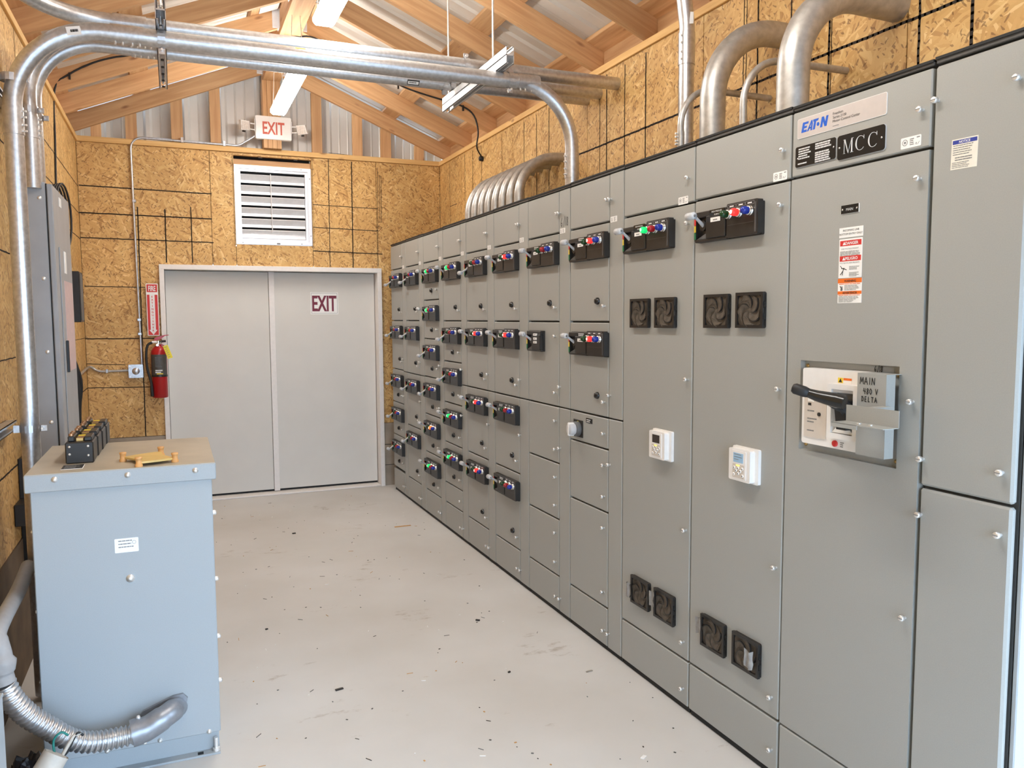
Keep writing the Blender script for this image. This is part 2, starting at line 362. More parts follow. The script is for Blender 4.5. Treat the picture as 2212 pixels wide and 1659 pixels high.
WM = {}
def put(name, data, parent=None, mtx=None):
    o = bpy.data.objects.new(name, data); COL.objects.link(o)
    mtx = mtx if mtx is not None else Matrix.Identity(4)
    o.matrix_basis = mtx; WM[o.name] = mtx
    if parent is not None:
        o.parent = parent; o.matrix_parent_inverse = WM[parent.name].inverted()
    return o
def T(x, y, z): return Matrix.Translation((x, y, z))
def tag(o, label, cat, group=None):
    o['label'] = label; o['category'] = cat
    if group: o['group'] = group
    return o
def thing(name, loc, label, cat, group=None): return tag(put(name, None, None, T(*loc)), label, cat, group)
def structure(o): o['kind'] = 'structure'; return o
def stuff(o): o['kind'] = 'stuff'; return o
def fillet(pts, r, n=8):
    pts = [Vector(p) for p in pts]; out = [pts[0]]
    for i in range(1, len(pts)-1):
        a, b, c = pts[i-1], pts[i], pts[i+1]
        d0 = (a-b).normalized(); d1 = (c-b).normalized(); ang = d0.angle(d1)
        rr = r[i-1] if isinstance(r, (list, tuple)) else r
        t = min(rr/math.tan(ang/2), (a-b).length*.98, (c-b).length*.98); R = t*math.tan(ang/2)
        cen = b + (d0+d1).normalized()*(R/sin(ang/2)); s0 = b+d0*t-cen; s1 = b+d1*t-cen; om = s0.angle(s1)
        for k in range(n+1):
            q = k/n; out.append(cen + (s0*sin((1-q)*om) + s1*sin(q*om))/sin(om))
    out.append(pts[-1]); return out
def smooth_curve(pts, n=6):
    pts = [Vector(p) for p in pts]; P = [pts[0]*2-pts[1]] + pts + [pts[-1]*2-pts[-2]]; out = []
    for i in range(1, len(P)-2):
        a, b, c, d = P[i-1:i+3]
        for k in range(n):
            t = k/n; out.append(0.5*((2*b) + (c-a)*t + (2*a-5*b+4*c-d)*t*t + (3*b-a-3*c+d)*t**3))
    out.append(pts[-1]); return out
LUM = {}
def lumber(name, p0, p1, wd, dp, mat, parent, side=None):
    """a straight stick from p0 to p1 (centre line); wd across, dp in the up direction"""
    p0, p1 = Vector(p0), Vector(p1); L = (p1-p0).length; x = (p1-p0).normalized()
    y = Vector(side).normalized() if side else Vector((0, 0, 1)).cross(x).normalized()
    z = x.cross(y)
    key = (round(L, 4), wd, dp, mat)
    if key not in LUM:
        m = MB(); m.box(0, L, -wd/2, wd/2, -dp/2, dp/2, mat, .002); LUM[key] = m.mesh(name)
    M = Matrix(((x.x, y.x, z.x, p0.x), (x.y, y.y, z.y, p0.y), (x.z, y.z, z.z, p0.z), (0, 0, 0, 1)))
    return put(name, LUM[key], parent, M)

# ================================================================== SETTING
XL, XR, YW, YF, ZT = -2.573, 0.552, 7.532, -1.6, 3.12
m = MB(); m.box(XL-.2, XR+.2, YF-.2, YW+.4, -.2, 0, 'concrete_floor'); fl = structure(m.build('floor'))
m = MB(); m.box(-30, 30, -40, 40, -.32, -.2, 'ground_out'); structure(m.build('trim_1'))

# ---- walls: concrete stem, OSB sheets, ink grid, top plate
CZ = .61
def wall_root(name, bx, mt='concrete_wall'):
    m = MB(); m.box(*bx, mt); return structure(m.build(name))
wl = wall_root('wall_left', (XL-.16, XL+.005, YF, YW+.16, 0, CZ), 'shaded_stem')
wr = wall_root('wall_right', (XR-.005, XR+.16, .95, YW+.16, 0, CZ))
m = MB(); m.box(XR, XR+.16, YF-.16, -1.15, 0, ZT-.04, 'concrete_wall'); m.box(XR, XR+.16, -1.15, .95, 2.35, ZT-.04, 'concrete_wall'); m.build('stem_wall', wr)
wb = wall_root('wall_back', (XL, -1.985, YW-.005, YW+.2, 0, CZ))
m = MB(); m.box(-.047, XR, YW-.005, YW+.2, 0, CZ, 'concrete_wall'); m.box(-.047, XR, YW-.007, YW, .40, .405, 'gap_black'); m.box(-.047, XR, YW-.007, YW, .20, .205, 'gap_black'); m.build('stem_wall', wb)
g = .0025
def sheets(parent, ys, side):
    for a, b in zip(ys, ys[1:]):
        m = MB()
        if side == 'L': m.box(XL-.014, XL, a+g, b-g, CZ+.004, ZT-.035, 'osb')
        else: m.box(XR, XR+.014, a+g, b-g, CZ+.004, ZT-.035, 'osb')
        m.build('osb_panel', parent)
y518 = at_x(1518, 220, XR).y
sheets(wr, [.95, y518-1.2, y518, y518+1.2, y518+2.4, y518+3.6, YW], 'R')
sheets(wl, [YF, -.4, .82, 2.04, 3.26, 4.48, 5.70, 6.92, YW], 'L')
for X0, X1, par, Y0 in ((XL-.16, XL-.015, wl, YF), (XR+.015, XR+.16, wr, .95)):
    m = MB(); m.box(X0, X1, Y0, YW+.16, CZ, ZT-.04, 'gap_black'); m.build('wall_core', par)
lumber('top_plate', (XR+.06, YF, ZT-.015), (XR+.06, YW+.1, ZT-.015), .15, .04, 'plate_pine', wr)
lumber('top_plate', (XL-.06, YF, ZT-.015), (XL-.06, YW+.1, ZT-.015), .15, .04, 'plate_pine', wl)
# back wall sheets (u = x, v = z)
FB = farf(0, 0, YW)
def back_sheet(pts): m = MB(); m.prism(pts, -.014, 0, 'osb', FB); m.build('osb_panel', wb)
xa, xb, lx0, lx1, lz0, lz1 = -1.548, -1.5, -1.348, -.674, 2.289, 2.985
DX0, DX1, DZ = -1.985, -.047, 2.094
OT = 3.085
back_sheet([(XL+.003, CZ+.004), (DX0, CZ+.004), (DX0, DZ), (xa, DZ), (xa, OT), (XL+.003, OT)])
back_sheet([(xa+.004, DZ), (lx0, DZ), (lx0, OT), (xa+.004, OT)])
back_sheet([(lx0+.004, DZ), (lx1-.004, DZ), (lx1-.004, lz0-.004), (lx0+.004, lz0-.004)])
back_sheet([(lx0, OT-.022), (lx1, OT-.022), (lx1, OT), (lx0, OT)])
back_sheet([(lx1, DZ), (-.08, DZ), (-.08, OT), (lx1, OT)])
back_sheet([(-.076, CZ+.004), (XR-.003, CZ+.004), (XR-.003, OT), (-.076, OT)])
m = MB()
m.box(XL-.02, DX0, YW+.016, YW+.2, CZ, OT, 'gap_black'); m.box(DX1, XR+.02, YW+.016, YW+.2, CZ, OT, 'gap_black')
m.box(DX0, lx0-.01, YW+.016, YW+.2, DZ+.02, OT, 'gap_black'); m.box(lx1+.01, DX1, YW+.016, YW+.2, DZ+.02, OT, 'gap_black')
m.box(lx0-.01, lx1+.01, YW+.016, YW+.2, DZ+.02, lz0-.02, 'gap_black')
m.build('wall_core', wb)
lumber('top_plate', (XL-.02, YW+.04, ZT-.012), (XR+.02, YW+.04, ZT-.012), .12, .044, 'plate_pine', wb)
lumber('header', (lx0, YW+.085, 3.006), (lx1, YW+.085, 3.006), .035, .074, 'pine', wb)
m = MB(); m.box(lx0, lx1, YW+.11, YW+.12, 3.02, OT, 'gap_black'); m.build('wall_core', wb)
lumber('header', (lx0, YW+.03, OT-.005), (lx1, YW+.03, OT-.005), .05, .03, 'plate_pine', wb)
lumber('jamb_board', (lx0-.008, YW+.07, lz0), (lx0-.008, YW+.07, OT), .012, .14, 'plate_pine', wb, side=(1, 0, 0))
lumber('jamb_board', (lx1+.008, YW+.07, lz0), (lx1+.008, YW+.07, OT), .012, .14, 'plate_pine', wb, side=(1, 0, 0))
# printed / inked grid lines
def ink_path(m, fr, pts, wd, seed):
    rr = random.Random(seed)
    for (a, b), (c, e) in zip(pts, pts[1:]):
        L = sqrt((c-a)**2+(e-b)**2); n = max(2, int(L/.025))
        q = []
        for i in range(n+1):
            t = i/n; q.append((a+(c-a)*t+rr.uniform(-.0012, .0012), b+(e-b)*t+rr.uniform(-.0012, .0012)))
        m.strokes([q], fr, wd*rr.uniform(.9, 1.1), 'ink', .0012)
ink = MB()
def binkpx(pts, wd=.008):
    q = [at_y(x, y, YW) for x, y in pts]; ink_path(ink, FB, [(p.x, p.z) for p in q], wd, len(ink.v))
for pts, wd in (([(171, 400), (456, 419)], .009), ([(173, 459), (457, 473)], .009), ([(174, 513), (461, 524)], .009),
                ([(297, 448), (309, 781), (315, 941)], .009), ([(356, 453), (360, 566)], .009), ([(412, 448), (416, 567)], .009),
                ([(183, 618), (313, 621)], .006), ([(186, 732), (338, 731)], .008), ([(187, 786), (270, 788)], .005), ([(188, 838), (323, 836)], .007),
                ([(709, 345), (713, 578)], .007), ([(759, 350), (763, 579)], .010), ([(676, 442), (815, 451)], .006), ([(677, 491), (816, 499)], .006), ([(677, 542), (825, 549)], .009),
                ([(815, 362), (817, 576)], .004), ([(166, 298), (455, 320)], .005), ([(710, 330), (948, 357)], .004),
                ([(818, 379), (823, 382), (824, 480), (818, 480)], .004), ([(817, 488), (825, 492), (818, 499)], .004), ([(819, 380), (821, 478)], .004)):
    binkpx(pts, wd)
ink.build('ink_lines', wb)
ink = MB(); FRR = mccf(0, 0, XR)
def rink(pts, wd):
    q = [at_x(x, y, XR) for x, y in pts]; ink_path(ink, FRR, [(-p.y, p.z) for p in q], wd, len(ink.v))
def rvert(px, y0, wd, z1=3.06, z0=2.3):
    Y = at_x(px, y0, XR).y; ink_path(ink, FRR, [(-Y, z0), (-Y, z1)], wd, px)
for px, y0, wd in ((972, 400, .005), (1004, 340, .005), (1021, 330, .006), (1040, 320, .006), (1084, 295, .005), (1132, 265, .007), (1159, 250, .007), (1186, 235, .007),
                   (1296, 200, .005), (1311, 200, .011), (1350, 200, .007), (1395, 200, .009), (1496, 120, .010), (1607, 90, .005), (1613, 80, .004), (1638, 60, .009), (1710, 40, .007), (1790, 150, .010), (1795, 150, .004), (1986, 60, .010), (2100, 40, .011)):
    rvert(px, y0, wd)
ink_path(ink, FRR, [(-4.62, 2.662), (-1.0, 2.662)], .010, 5); ink_path(ink, FRR, [(-7.22, 2.665), (-7.02, 2.665)], .005, 6)
ink.build('ink_lines', wr)
ink = MB(); FLL = Fr((XL, 0, 0), (0, 1, 0), (0, 0, 1), (1, 0, 0))
for z, a, b, wd in ((2.722, 5.0, YW, .007), (2.50, 5.0, YW, .006), (2.29, 5.0, YW, .007), (1.47, 6.2, YW, .004), (1.05, 6.2, YW, .008), (2.43, 2.5, 4.3, .008), (1.93, 2.5, 4.3, .008), (1.45, 2.5, 4.3, .005), (.96, 2.5, 4.3, .008), (2.82, 2.5, 4.3, .005)):
    ink_path(ink, FLL, [(a, z), (b, z)], wd, int(z*100))
for y, z0, z1 in ((3.9, 2.5, 3.1), (4.75, 2.4, 3.1), (5.3, 2.4, 3.1)): ink_path(ink, FLL, [(y, z0), (y, z1)], .007, int(y*10))
ink.build('ink_lines', wl)
# front wall behind the camera with a wide open doorway
m = MB(); m.box(XL-.16, -2.25, YF-.16, YF, 0, 3.15, 'concrete_wall'); m.box(.25, XR+.16, YF-.16, YF, 0, 3.15, 'concrete_wall'); m.box(-2.25, .25, YF-.16, YF, 2.5, 3.15, 'concrete_wall')
m.prism([(XL-.3, 3.15), (XR+.3, 3.15), (-1.01, 4.0)], -.16, 0, 'siding', farf(0, 0, YF-.16))
structure(m.build('wall_front'))

# ---- roof
SL = .41; XC = (XL+XR)/2
def zb(x): return 3.15 + SL*((XR-x) if x > XC else (x-XL))
VD = .142
ce = structure(put('ceiling', None))
cs = sqrt(1+SL*SL)
RAFT = [7.46-.6*i for i in range(16)]
for sgn in (1, -1):
    eave = XR+.42 if sgn > 0 else XL-.42
    top = XC + sgn*.075
    zt_e, zt_t = zb(XR)-SL*.42, zb(top)
    for y in RAFT:
        lumber('rafter', (eave, y, zt_e+VD/2), (top, y, zt_t+VD/2), .038, VD/cs, 'pine', ce, side=(0, 1, 0))
    sl = Vector((-sgn, 0, SL)).normalized()
    for d in (.22, 1.055, 1.60):
        x = XC+sgn*d; z = zb(x)+VD+.02
        lumber('purlin', (x, YF-.1, z), (x, YW+.25, z), .14, .038, 'pine', ce, side=sl)
    # eave blocking, one per bay
    for y0, y1 in zip(RAFT[1:], RAFT[:-1]):
        x = (XR if sgn > 0 else XL)+sgn*.10
        lumber('blocking', (x, y0+.02, 3.19), (x, y1-.02, 3.19), .036, .19, 'pine', ce)
    # hangers at the ridge
    for y in RAFT:
        m = MB()
        x0, x1 = (XC+.075, XC+.08)
        m.box(x0-.0, x0+.004, -.055, .055, 0, .13, 'alum'); m.box(x0, x0+.05, -.025, -.021, 0, .13, 'alum'); m.box(x0, x0+.05, .021, .025, 0, .13, 'alum'); m.box(x0, x0+.05, -.022, .022, -.004, 0, 'alum')
        M = T(0, y, zb(XC+.075)) if sgn > 0 else T(2*XC, y, zb(XC+.075)) @ Matrix.Scale(-1, 4, (1, 0, 0))
        put('joist_hanger', m.mesh('joist_hanger'), ce, M)
    # ribbed metal roofing sheets
    y = YF-.2
    while y < YW+.08:
        y1 = min(y+.915, YW+.095)
        m = MB(); off = VD+.0445
        prof = []; yy = y
        while yy < y1-.01:
            prof += [(yy, 0), (yy+.015, .018), (yy+.04, .018), (yy+.055, 0)]
            for k in (.10, .17): prof += [(yy+.055+k-.012, 0), (yy+.055+k, .004), (yy+.055+k+.012, 0)]
            yy += .305
        prof = [p for p in prof if p[0] <= y1] + [(y1, 0)]
        xs = [XC+sgn*.06, eave+sgn*.05]
        vs = []
        for x in xs:
            for (py, ph) in prof:
                zz = (3.15 + SL*((XR-x) if sgn > 0 else (x-XL))) + off + ph
                vs += [(x, py, zz), (x, py, zz+.0025)]
        n = len(prof); fs = []
        for i in range(n-1):
            fs.append((2*i, 2*i+2, 2*n+2*i+2, 2*n+2*i)); fs.append((2*i+1, 2*i+3, 2*n+2*i+3, 2*n+2*i+1))
        m.add(vs, fs, 'sheet_metal'); m.build('roof_panel', ce)
        y = y1
        if y1 >= YW+.094: break
m = MB(); xa_, xb_ = XC-.085, XC-.22; m.prism([(xa_, zb(xa_)+VD-.01), (xb_, zb(xb_)+VD-.01), (xb_, zb(xb_)+VD-.004), (xa_, zb(xa_)+VD-.004)], -6.22, -5.70, 'white_label', farf(0, 0, 0)); m.build('daylight_board', ce)  # white board stands in for daylight through the ridge vent
lumber('ridge_beam', (XC, YF-.1, 3.83), (XC, YW+.1, 3.83), .15, .23, 'pine', ce)
m = MB()
for k in (-1, 1): m.prism([(XC, zb(XC)+VD+.03), (XC+k*.22, zb(XC+k*.22)+VD+.075), (XC+k*.22, zb(XC+k*.22)+VD+.08), (XC, zb(XC)+VD+.09)], -YF+.2, -YW-.2, 'sheet_metal', farf(0, 0, 0))
m.build('ridge_cap', ce)
# gable end wall: studs, four ply post and ribbed siding
for a, b in ((-2.461, -2.383), (-2.199, -2.111), (-1.845, -1.75), (-1.529, -1.442), (-.66, -.568), (-.287, -.196), (-.021, .077), (.308, .4)):
    x = (a+b)/2; lumber('stud', (x, YW+.03, ZT+.01), (x, YW+.03, min(zb(a), zb(b))+.06), .038, b-a, 'pine', wb, side=(0, 1, 0))
for k in range(4):
    x = -1.094+.039*(k+.5); lumber('stud', (x, YW+.0, ZT+.01), (x, YW+.0, 3.715), .135, .0375, 'pine', wb, side=(0, 1, 0))
y0 = YW+.13
x = XL-.1
while x < XR+.1:
    x1 = min(x+.92, XR+.12); m = MB(); prof = []; xx = x
    while xx < x1-.02:
        prof += [(xx, 0), (xx+.02, -.022), (xx+.05, -.022), (xx+.07, 0), (xx+.13, 0), (xx+.14, -.006), (xx+.15, 0), (xx+.21, 0), (xx+.22, -.006), (xx+.23, 0)]; xx += .305
    prof = [p for p in prof if p[0] < x1] + [(x1, 0)]
    vs = []
    for px, pd in prof: vs += [(px, y0+pd, ZT-.05), (px, y0+pd, zb(max(min(px, XR), XL))+VD+.005)]
    m.add(vs, [(2*i, 2*i+2, 2*i+3, 2*i+1) for i in range(len(prof)-1)], 'siding'); m.build('siding_panel', wb); x = x1

# ---- double door
dr = structure(put('door_1', None, None, T(XC, YW, 0)))
def dbox(name, a, mat, parent=dr, bev=.002):
    m = MB(); m.box(*a, mat, bev); return m.build(name, parent)
YD = YW+.10
dbox('frame_head', (DX0, DX1, YW-.03, YW+.16, 2.052, DZ), 'white_frame')
dbox('frame_jamb', (DX0, DX0+.04, YW-.03, YW+.16, 0, 2.052), 'white_frame')
dbox('frame_jamb', (DX1-.04, DX1, YW-.03, YW+.16, 0, 2.052), 'white_frame')
dbox('threshold', (DX0+.04, DX1-.04, YW-.02, YW+.2, 0, .014), 'white_frame', bev=.004)
l1 = dbox('door_leaf', (DX0+.043, -1.074, YD, YD+.045, .034, 2.047), 'white_door')
l2 = dbox('door_leaf', (-1.067, DX1-.045, YD, YD+.045, .034, 2.047), 'white_door')
dbox('astragal', (-1.072, -1.022, YD-.018, YD-.001, .02, 2.05), 'white_frame')
dbox('door_gasket', (DX0+.043, DX1-.045, YD+.02, YD+.03, .012, .036), 'gap_black', bev=0)
dbox('weather_panel', (DX0, DX1, YW+.21, YW+.23, 0, DZ), 'gap_black', bev=0)

# ---- louvre
lv = structure(put('window_1', None, None, T(-1.01, YW, lz0)))
FL = farf(0, 0, YW+.02)
m = MB(); m.ring(lx0+.004, lx1-.004, lz0+.002, lz1-.0, .03, -.05, .005, 'alum', FL); m.ring(lx0+.035, lx1-.035, lz0+.03, lz1-.03, .022, -.05, -.008, 'alum', FL)
for u, v in ((lx0+.05, lz1-.012), (lx1-.09, lz1-.012), (lx1-.016, lz1-.09), (lx1-.016, lz0+.09), (lx1-.1, lz0+.014), (lx0+.06, lz0+.014)):
    m.box(u-.004, u+.004, v-.004, v+.004, .005, .007, 'print_gray', fr=FL)
m.box(-.995, -.965, lz0+.004, lz0+.018, .005, .007, 'print_gray', fr=FL)
m.build('window_frame', lv)
nb = 6; bh = (lz1-lz0-.11)/nb
bm_ = MB(); bm_.prism([(-.001, 0), (-.032, .022), (-.006, bh*.80), (.0, bh*.80), (.004, bh*.74), (-.022, .026)], 0, lx1-lx0-.118, 'alum', Fr((0, 0, 0), (0, -1, 0), (0, 0, 1), (1, 0, 0)))
blade = bm_.mesh('blade')
for k in range(nb): put('blade', blade, lv, T(lx0+.059, YW+.045, lz0+.056+k*bh))
m = MB(); m.cyl((-1.03, YW+.012, lz0+.10), (-1.035, YW+.012, lz1-.07), .004, 'alum', 8); m.build('control_rod', lv)
m = MB(); m.box(lx0, lx1, YW+.13, YW+.14, lz0, lz1, 'gap_black'); m.build('back_screen', lv)

# ================================================================== MOTOR CONTROL CENTRE
YB = [7.335, 6.820, 6.275, 5.762, 5.240, 4.715, 4.180, 3.650, 3.118, 2.583, 2.054, 1.523, 1.250]
ZTOP = 2.283
# shared operator pieces; local origin = far top corner of the operator on the door face
def op_mesh(kind):
    m = MB(); f = LOC
    W = .368 if kind == 'full' else .19
    m.rrect(0, W, -.118, -.002, .006, 0, .012, 'black_plastic', f)
    m.box(.004, .195 if kind == 'full' else W-.002, -.026, -.004, .010, .030, 'black_plastic', .003, fr=f)
    m.box(.004, .195 if kind == 'full' else W-.002, -.118, -.106, .010, .028, 'black_plastic', .003, fr=f)
    m.box(.078, .192 if kind == 'full' else W-.003, -.108, -.024, .010, .033, 'black_plastic', .003, fr=f)
    m.box(.003, .012, -.112, -.02, .010, .029, 'black_plastic', .001, fr=f)
    m.box(.0025, .0125, -.052, -.030, .0285, .0300, 'label_red', fr=f); m.box(.0025, .0125, -.078, -.054, .0285, .0300, 'label_yellow', fr=f); m.box(.0025, .0125, -.105, -.080, .0285, .0300, 'label_green', fr=f)
    m.prism([(.014, -.106), (.076, -.106), (.076, -.086)], .010, .026, 'dark_gray', f)
    m.cyl(f(.045, -.056, .012), f(.045, -.056, .022), .020, 'black_plastic', 14)
    if kind == 'full':
        m.rrect(.199, .368, -.116, 0.004, .006, .008, .030, 'black_plastic', f)
        m.box(.352, .360, -.108, -.006, .030, .0315, 'channel_dark', fr=f)
        m.box(.205, .345, -.073, -.0715, .030, .0306, 'channel_dark', fr=f)
        for u in (.204, .254, .302):
            m.ring(u, u+.046, -.012, .000, .0012, .030, .0306, 'print_gray', f)
            m.box(u+.012, u+.034, -.0085, -.0045, .030, .0307, 'print_white', fr=f)
        m.box(.110, .166, -.050, -.034, .033, .0345, 'white_label', fr=f); m.box(.125, .150, -.045, -.041, .0345, .0349, 'print_gray', fr=f)
        m.rrect(.105, .185, -.0245, -.006, .004, .030, .0312, 'black_gloss', f)
        m.bars(Fr(f(0, 0, .0312), f.u, f.v, f.n), .115, .175, -.009, 2, .0075, .0045, 'engraved_white', seed=3, ragged=.2)
    else:
        for v in (-.018, -.040, -.060):
            m.box(.105, .150, v-.013, v, .030, .0345, 'white_label', fr=f); m.box(.115, .135, v-.008, v-.005, .0345, .0349, 'print_gray', fr=f)
    return m.mesh('operator_panel')
OPM = {k: op_mesh(k) for k in ('full', 'small')}
def handle_mesh(on):
    m = MB(); f = LOC; dz = .034 if on else -.034
    p = f(0, 0, .018); q = f(.012, dz, .070)
    m.tube([p, p.lerp(q, .5), q], .006, 'lever_gray', 8, radii=[.008, .006, .006])
    m.lathe([(0, .003), (.002, .0135), (.044, .0145), (.048, .011), (.050, .002)], f(.018, dz, .072), (0, 1, 0), 'lever_gray', 14)
    m.cyl(f(.0178, dz, .072), f(.0195, dz, .072), .005, 'chrome', 10)
    return m.mesh('handle')
HND = {True: handle_mesh(True), False: handle_mesh(False)}
def lens_mesh(mat, core=None):
    m = MB(); f = LOC; o = f(0, 0, .028); ax = f.n
    m.lathe([(0, .0175), (.006, .0175), (.007, .0145), (.010, .0165), (.013, .0165), (.014, .012)], o, ax, 'chrome', 16)
    m.lathe([(.010, .0125), (.024, .0140), (.033, .0130), (.039, .0095), (.041, .003)], o, ax, mat, 16)
    if core: m.lathe([(.0385, .0092), (.0405, .0060), (.042, .001)], o, ax, core, 12)
    return m.mesh('pilot_light')
LENS = {k: lens_mesh(*v) for k, v in dict(green=('lens_green',), red=('lens_red',), blue=('lens_blue',), greenL=('lens_green_lit', 'green_core'), redL=('lens_red_lit', 'hot_core'), orangeL=('lens_orange_lit', 'hot_core')).items()}
def reset_mesh():
    m = MB(); f = LOC
    m.lathe([(0, .017), (.008, .017), (.010, .014), (.016, .013), (.018, .009), (.019, .001)], f(0, 0, 0), f.n, 'black_gloss', 16); return m.mesh('reset_button')
RESET = reset_mesh()
def latch_mesh():
    m = MB(); f = LOC
    m.lathe([(0, .0045), (.010, .0045), (.0102, .0085), (.019, .0085), (.0205, .0065), (.021, .001)], f(0, 0, 0), f.n, 'screw_zinc', 12)
    m.box(-.0075, .0075, -.0012, .0012, .0205, .0214, 'print_gray', fr=f); return m.mesh('latch_screw')
LATCH = latch_mesh()
def ul_mesh():
    m = MB(); f = LOC
    m.rrect(0, .066, -.030, 0, .003, 0, .0008, 'white_label', f)
    ring = [(.014+.008*cos(a*.5236), -.014+.008*sin(a*.5236)) for a in range(13)]
    m.strokes([ring], f, .0012, 'print_black', .0012); m.box(.011, .017, -.017, -.011, .0008, .0011, 'print_gray', fr=f)
    m.bars(Fr(f(0, 0, .0008), f.u, f.v, f.n), .030, .046, -.006, 4, .005, .0022, 'print_gray', seed=9)
    m.strokes([[(.048, -.024), (.051, -.019), (.053, -.025)], [(.056, -.024), (.061, -.018)]], f, .001, 'print_black', .0012)
    m.box(.052, .062, -.007, -.004, .0008, .0011, 'print_gray', fr=f); return m.mesh('certification_sticker')
ULM = ul_mesh()
def ul_small():
    m = MB(); f = LOC
    m.rrect(0, .060, -.026, 0, .002, 0, .0008, 'white_label', f); m.bars(Fr(f(0, 0, .0008), f.u, f.v, f.n), .008, .020, -.006, 3, .006, .003, 'print_gray', seed=2)
    m.bars(Fr(f(0, 0, .0008), f.u, f.v, f.n), .032, .048, -.005, 4, .005, .002, 'print_gray', seed=4); return m.mesh('certification_sticker')
ULS = ul_small()
DOORC = {}
def door_box(parent, yf, yn, z0, z1, name='door', bev=.0035):
    gp = .0042 if yf-yn > .2 else .0034
    key = (round(yf-yn, 4), round(z1-z0, 4), bev)
    if key not in DOORC:
        m = MB(); m.box(0, .022, gp, yf-yn-gp, gp, z1-z0-gp, 'mcc', bev); DOORC[key] = m.mesh(name)
    return put(name, DOORC[key], parent, T(0, yn, z0))
DW = .402
def cabinet(i, label):
    yf, yn = YB[i], YB[i+1]
    c = thing('motor_control_cabinet', (.28, (yf+yn)/2, 0), label, 'cabinet', 'cabinets of the control centre')
    m = MB(); m.box(.0225, .53, yn+.001, yf-.001, .022, ZTOP+.004, 'mcc_body'); m.build('body', c)
    m = MB(); m.box(.012, .52, yn+.004, yf-.004, 0, .022, 'gap_black'); m.build('base_channel', c)
    dzz = .003 if i % 2 else 0
    m = MB(); m.box(.004, .53, yn+.003, yf-.003, ZTOP+.003, ZTOP+.017+dzz, 'channel_dark', .002); m.box(.0, .012, yn+.003, yf-.003, ZTOP+.011+dzz, ZTOP+.018+dzz, 'gap_black'); m.build('top_channel', c)
    return c, yf, yn
def latch(parent, y, z): put('latch_screw', LATCH, parent, T(0, y, z))
def unit(c, yf, yn, z1, z0, op=None, lit=None, on=True, reset=True, blank=False):
    d = door_box(c, yf, yn, z0, z1)
    if z1-z0 > .2: latch(d, yn+.035, z1-.078)
    latch(d, yn+.035, z0+.075)
    if op:
        a, zt = yf-.038, z1-.048
        p = put('operator_panel', OPM[op], c, T(0, a, zt))
        put('handle', HND[on], p, T(0, a-.045, zt-.056))
        if op == 'full':
            for u, nm in ((.213, 'green'), (.270, 'red'), (.327, 'blue')):
                k = nm
                if lit == nm: k = nm+'L'
                if lit == 'orange' and nm == 'red': k = 'orangeL'
                put('pilot_light', LENS[k], p, T(0, a-u, zt-.033))
    if reset and op == 'full':
        three = (z1-z0) > .38
        put('reset_button', RESET, d, T(0, yn+(.105 if three else .18), z0+(.100 if three else .073)))
    return d
def wireway(c, yf, yn, split=1.145):
    d = door_box(c, yf, yn, split, ZTOP, 'wireway_door', .003); latch(d, yf-.018, 2.165); latch(d, yf-.018, split+.11)
    d = door_box(c, yf, yn, .022, split, 'wireway_door', .003); latch(d, yf-.018, split-.22); latch(d, yf-.018, .10)
Z5, Z4, Z3, Z2, Z1 = 2.065, 1.600, 1.1445, .685, .2155
def std(i, label, units, ul=True):
    c, yf, yn = cabinet(i, label); yd = yf-DW
    if i == 0: yd = yf-.395
    d = door_box(c, yf, yd, Z5, ZTOP); latch(d, yd+.010, 2.165)
    z = Z5
    for z0, op, lit, on in units:
        unit(c, yf, yd, z, z0, op, lit, on); z = z0
    d = door_box(c, yf, yd, .022, Z1); latch(d, yd+.028, .10)
    wireway(c, yd, yn)
    if ul: put('certification_sticker', ULS, c, T(0, yd-.012, Z5+.020))
    return c, yf, yd, yn
std(0, 'far end control cabinet by the double door, five switch operators, all lamps dark', [(Z4, 'full', None, False), (Z3+.01, 'full', None, False), (.848, 'full', None, False), (.54, 'full', None, False), (.232, 'full', None, False)])
std(1, 'second control cabinet from the far end, four switch operators, all lamps dark', [(Z4, 'full', None, False), (Z3, 'full', None, False), (Z2, 'full', None, False), (Z1, 'full', None, False)])
std(2, 'control cabinet with six stacked switch operators, green lamps on top and bottom', [(1.765, 'full', 'green', True), (1.456, 'full', 'green', True), (1.149, 'full', None, False), (.843, 'full', None, False), (.531, 'full', 'orange', True), (Z1, 'full', 'green', True)])
std(3, 'control cabinet with five switch operators, three green lamps lit', [(Z4, 'full', 'green', True), (1.299, 'full', None, False), (.989, 'full', None, False), (.684, 'full', 'green', True), (.371, 'full', 'green', True), (Z1, None, None, True)])
std(4, 'control cabinet with four operators, lower three showing red lamps', [(Z4, 'full', None, False), (Z3, 'full', 'red', True), (Z2, 'full', 'red', True), (Z1, 'full', 'red', True)])
std(5, 'control cabinet with four operators, upper two showing red lamps', [(Z4, 'full', 'red', True), (Z3, 'full', 'red', True), (Z2, 'full', None, True), (Z1, 'full', None, True)])
c7, yf, yd, yn = std(6, 'control cabinet with a small three-label breaker panel under one dark operator', [(Z4, 'full', None, True), (Z3, 'small', None, True), (.837, None, None, True), (.530, None, None, True), (Z1, None, None, True)])
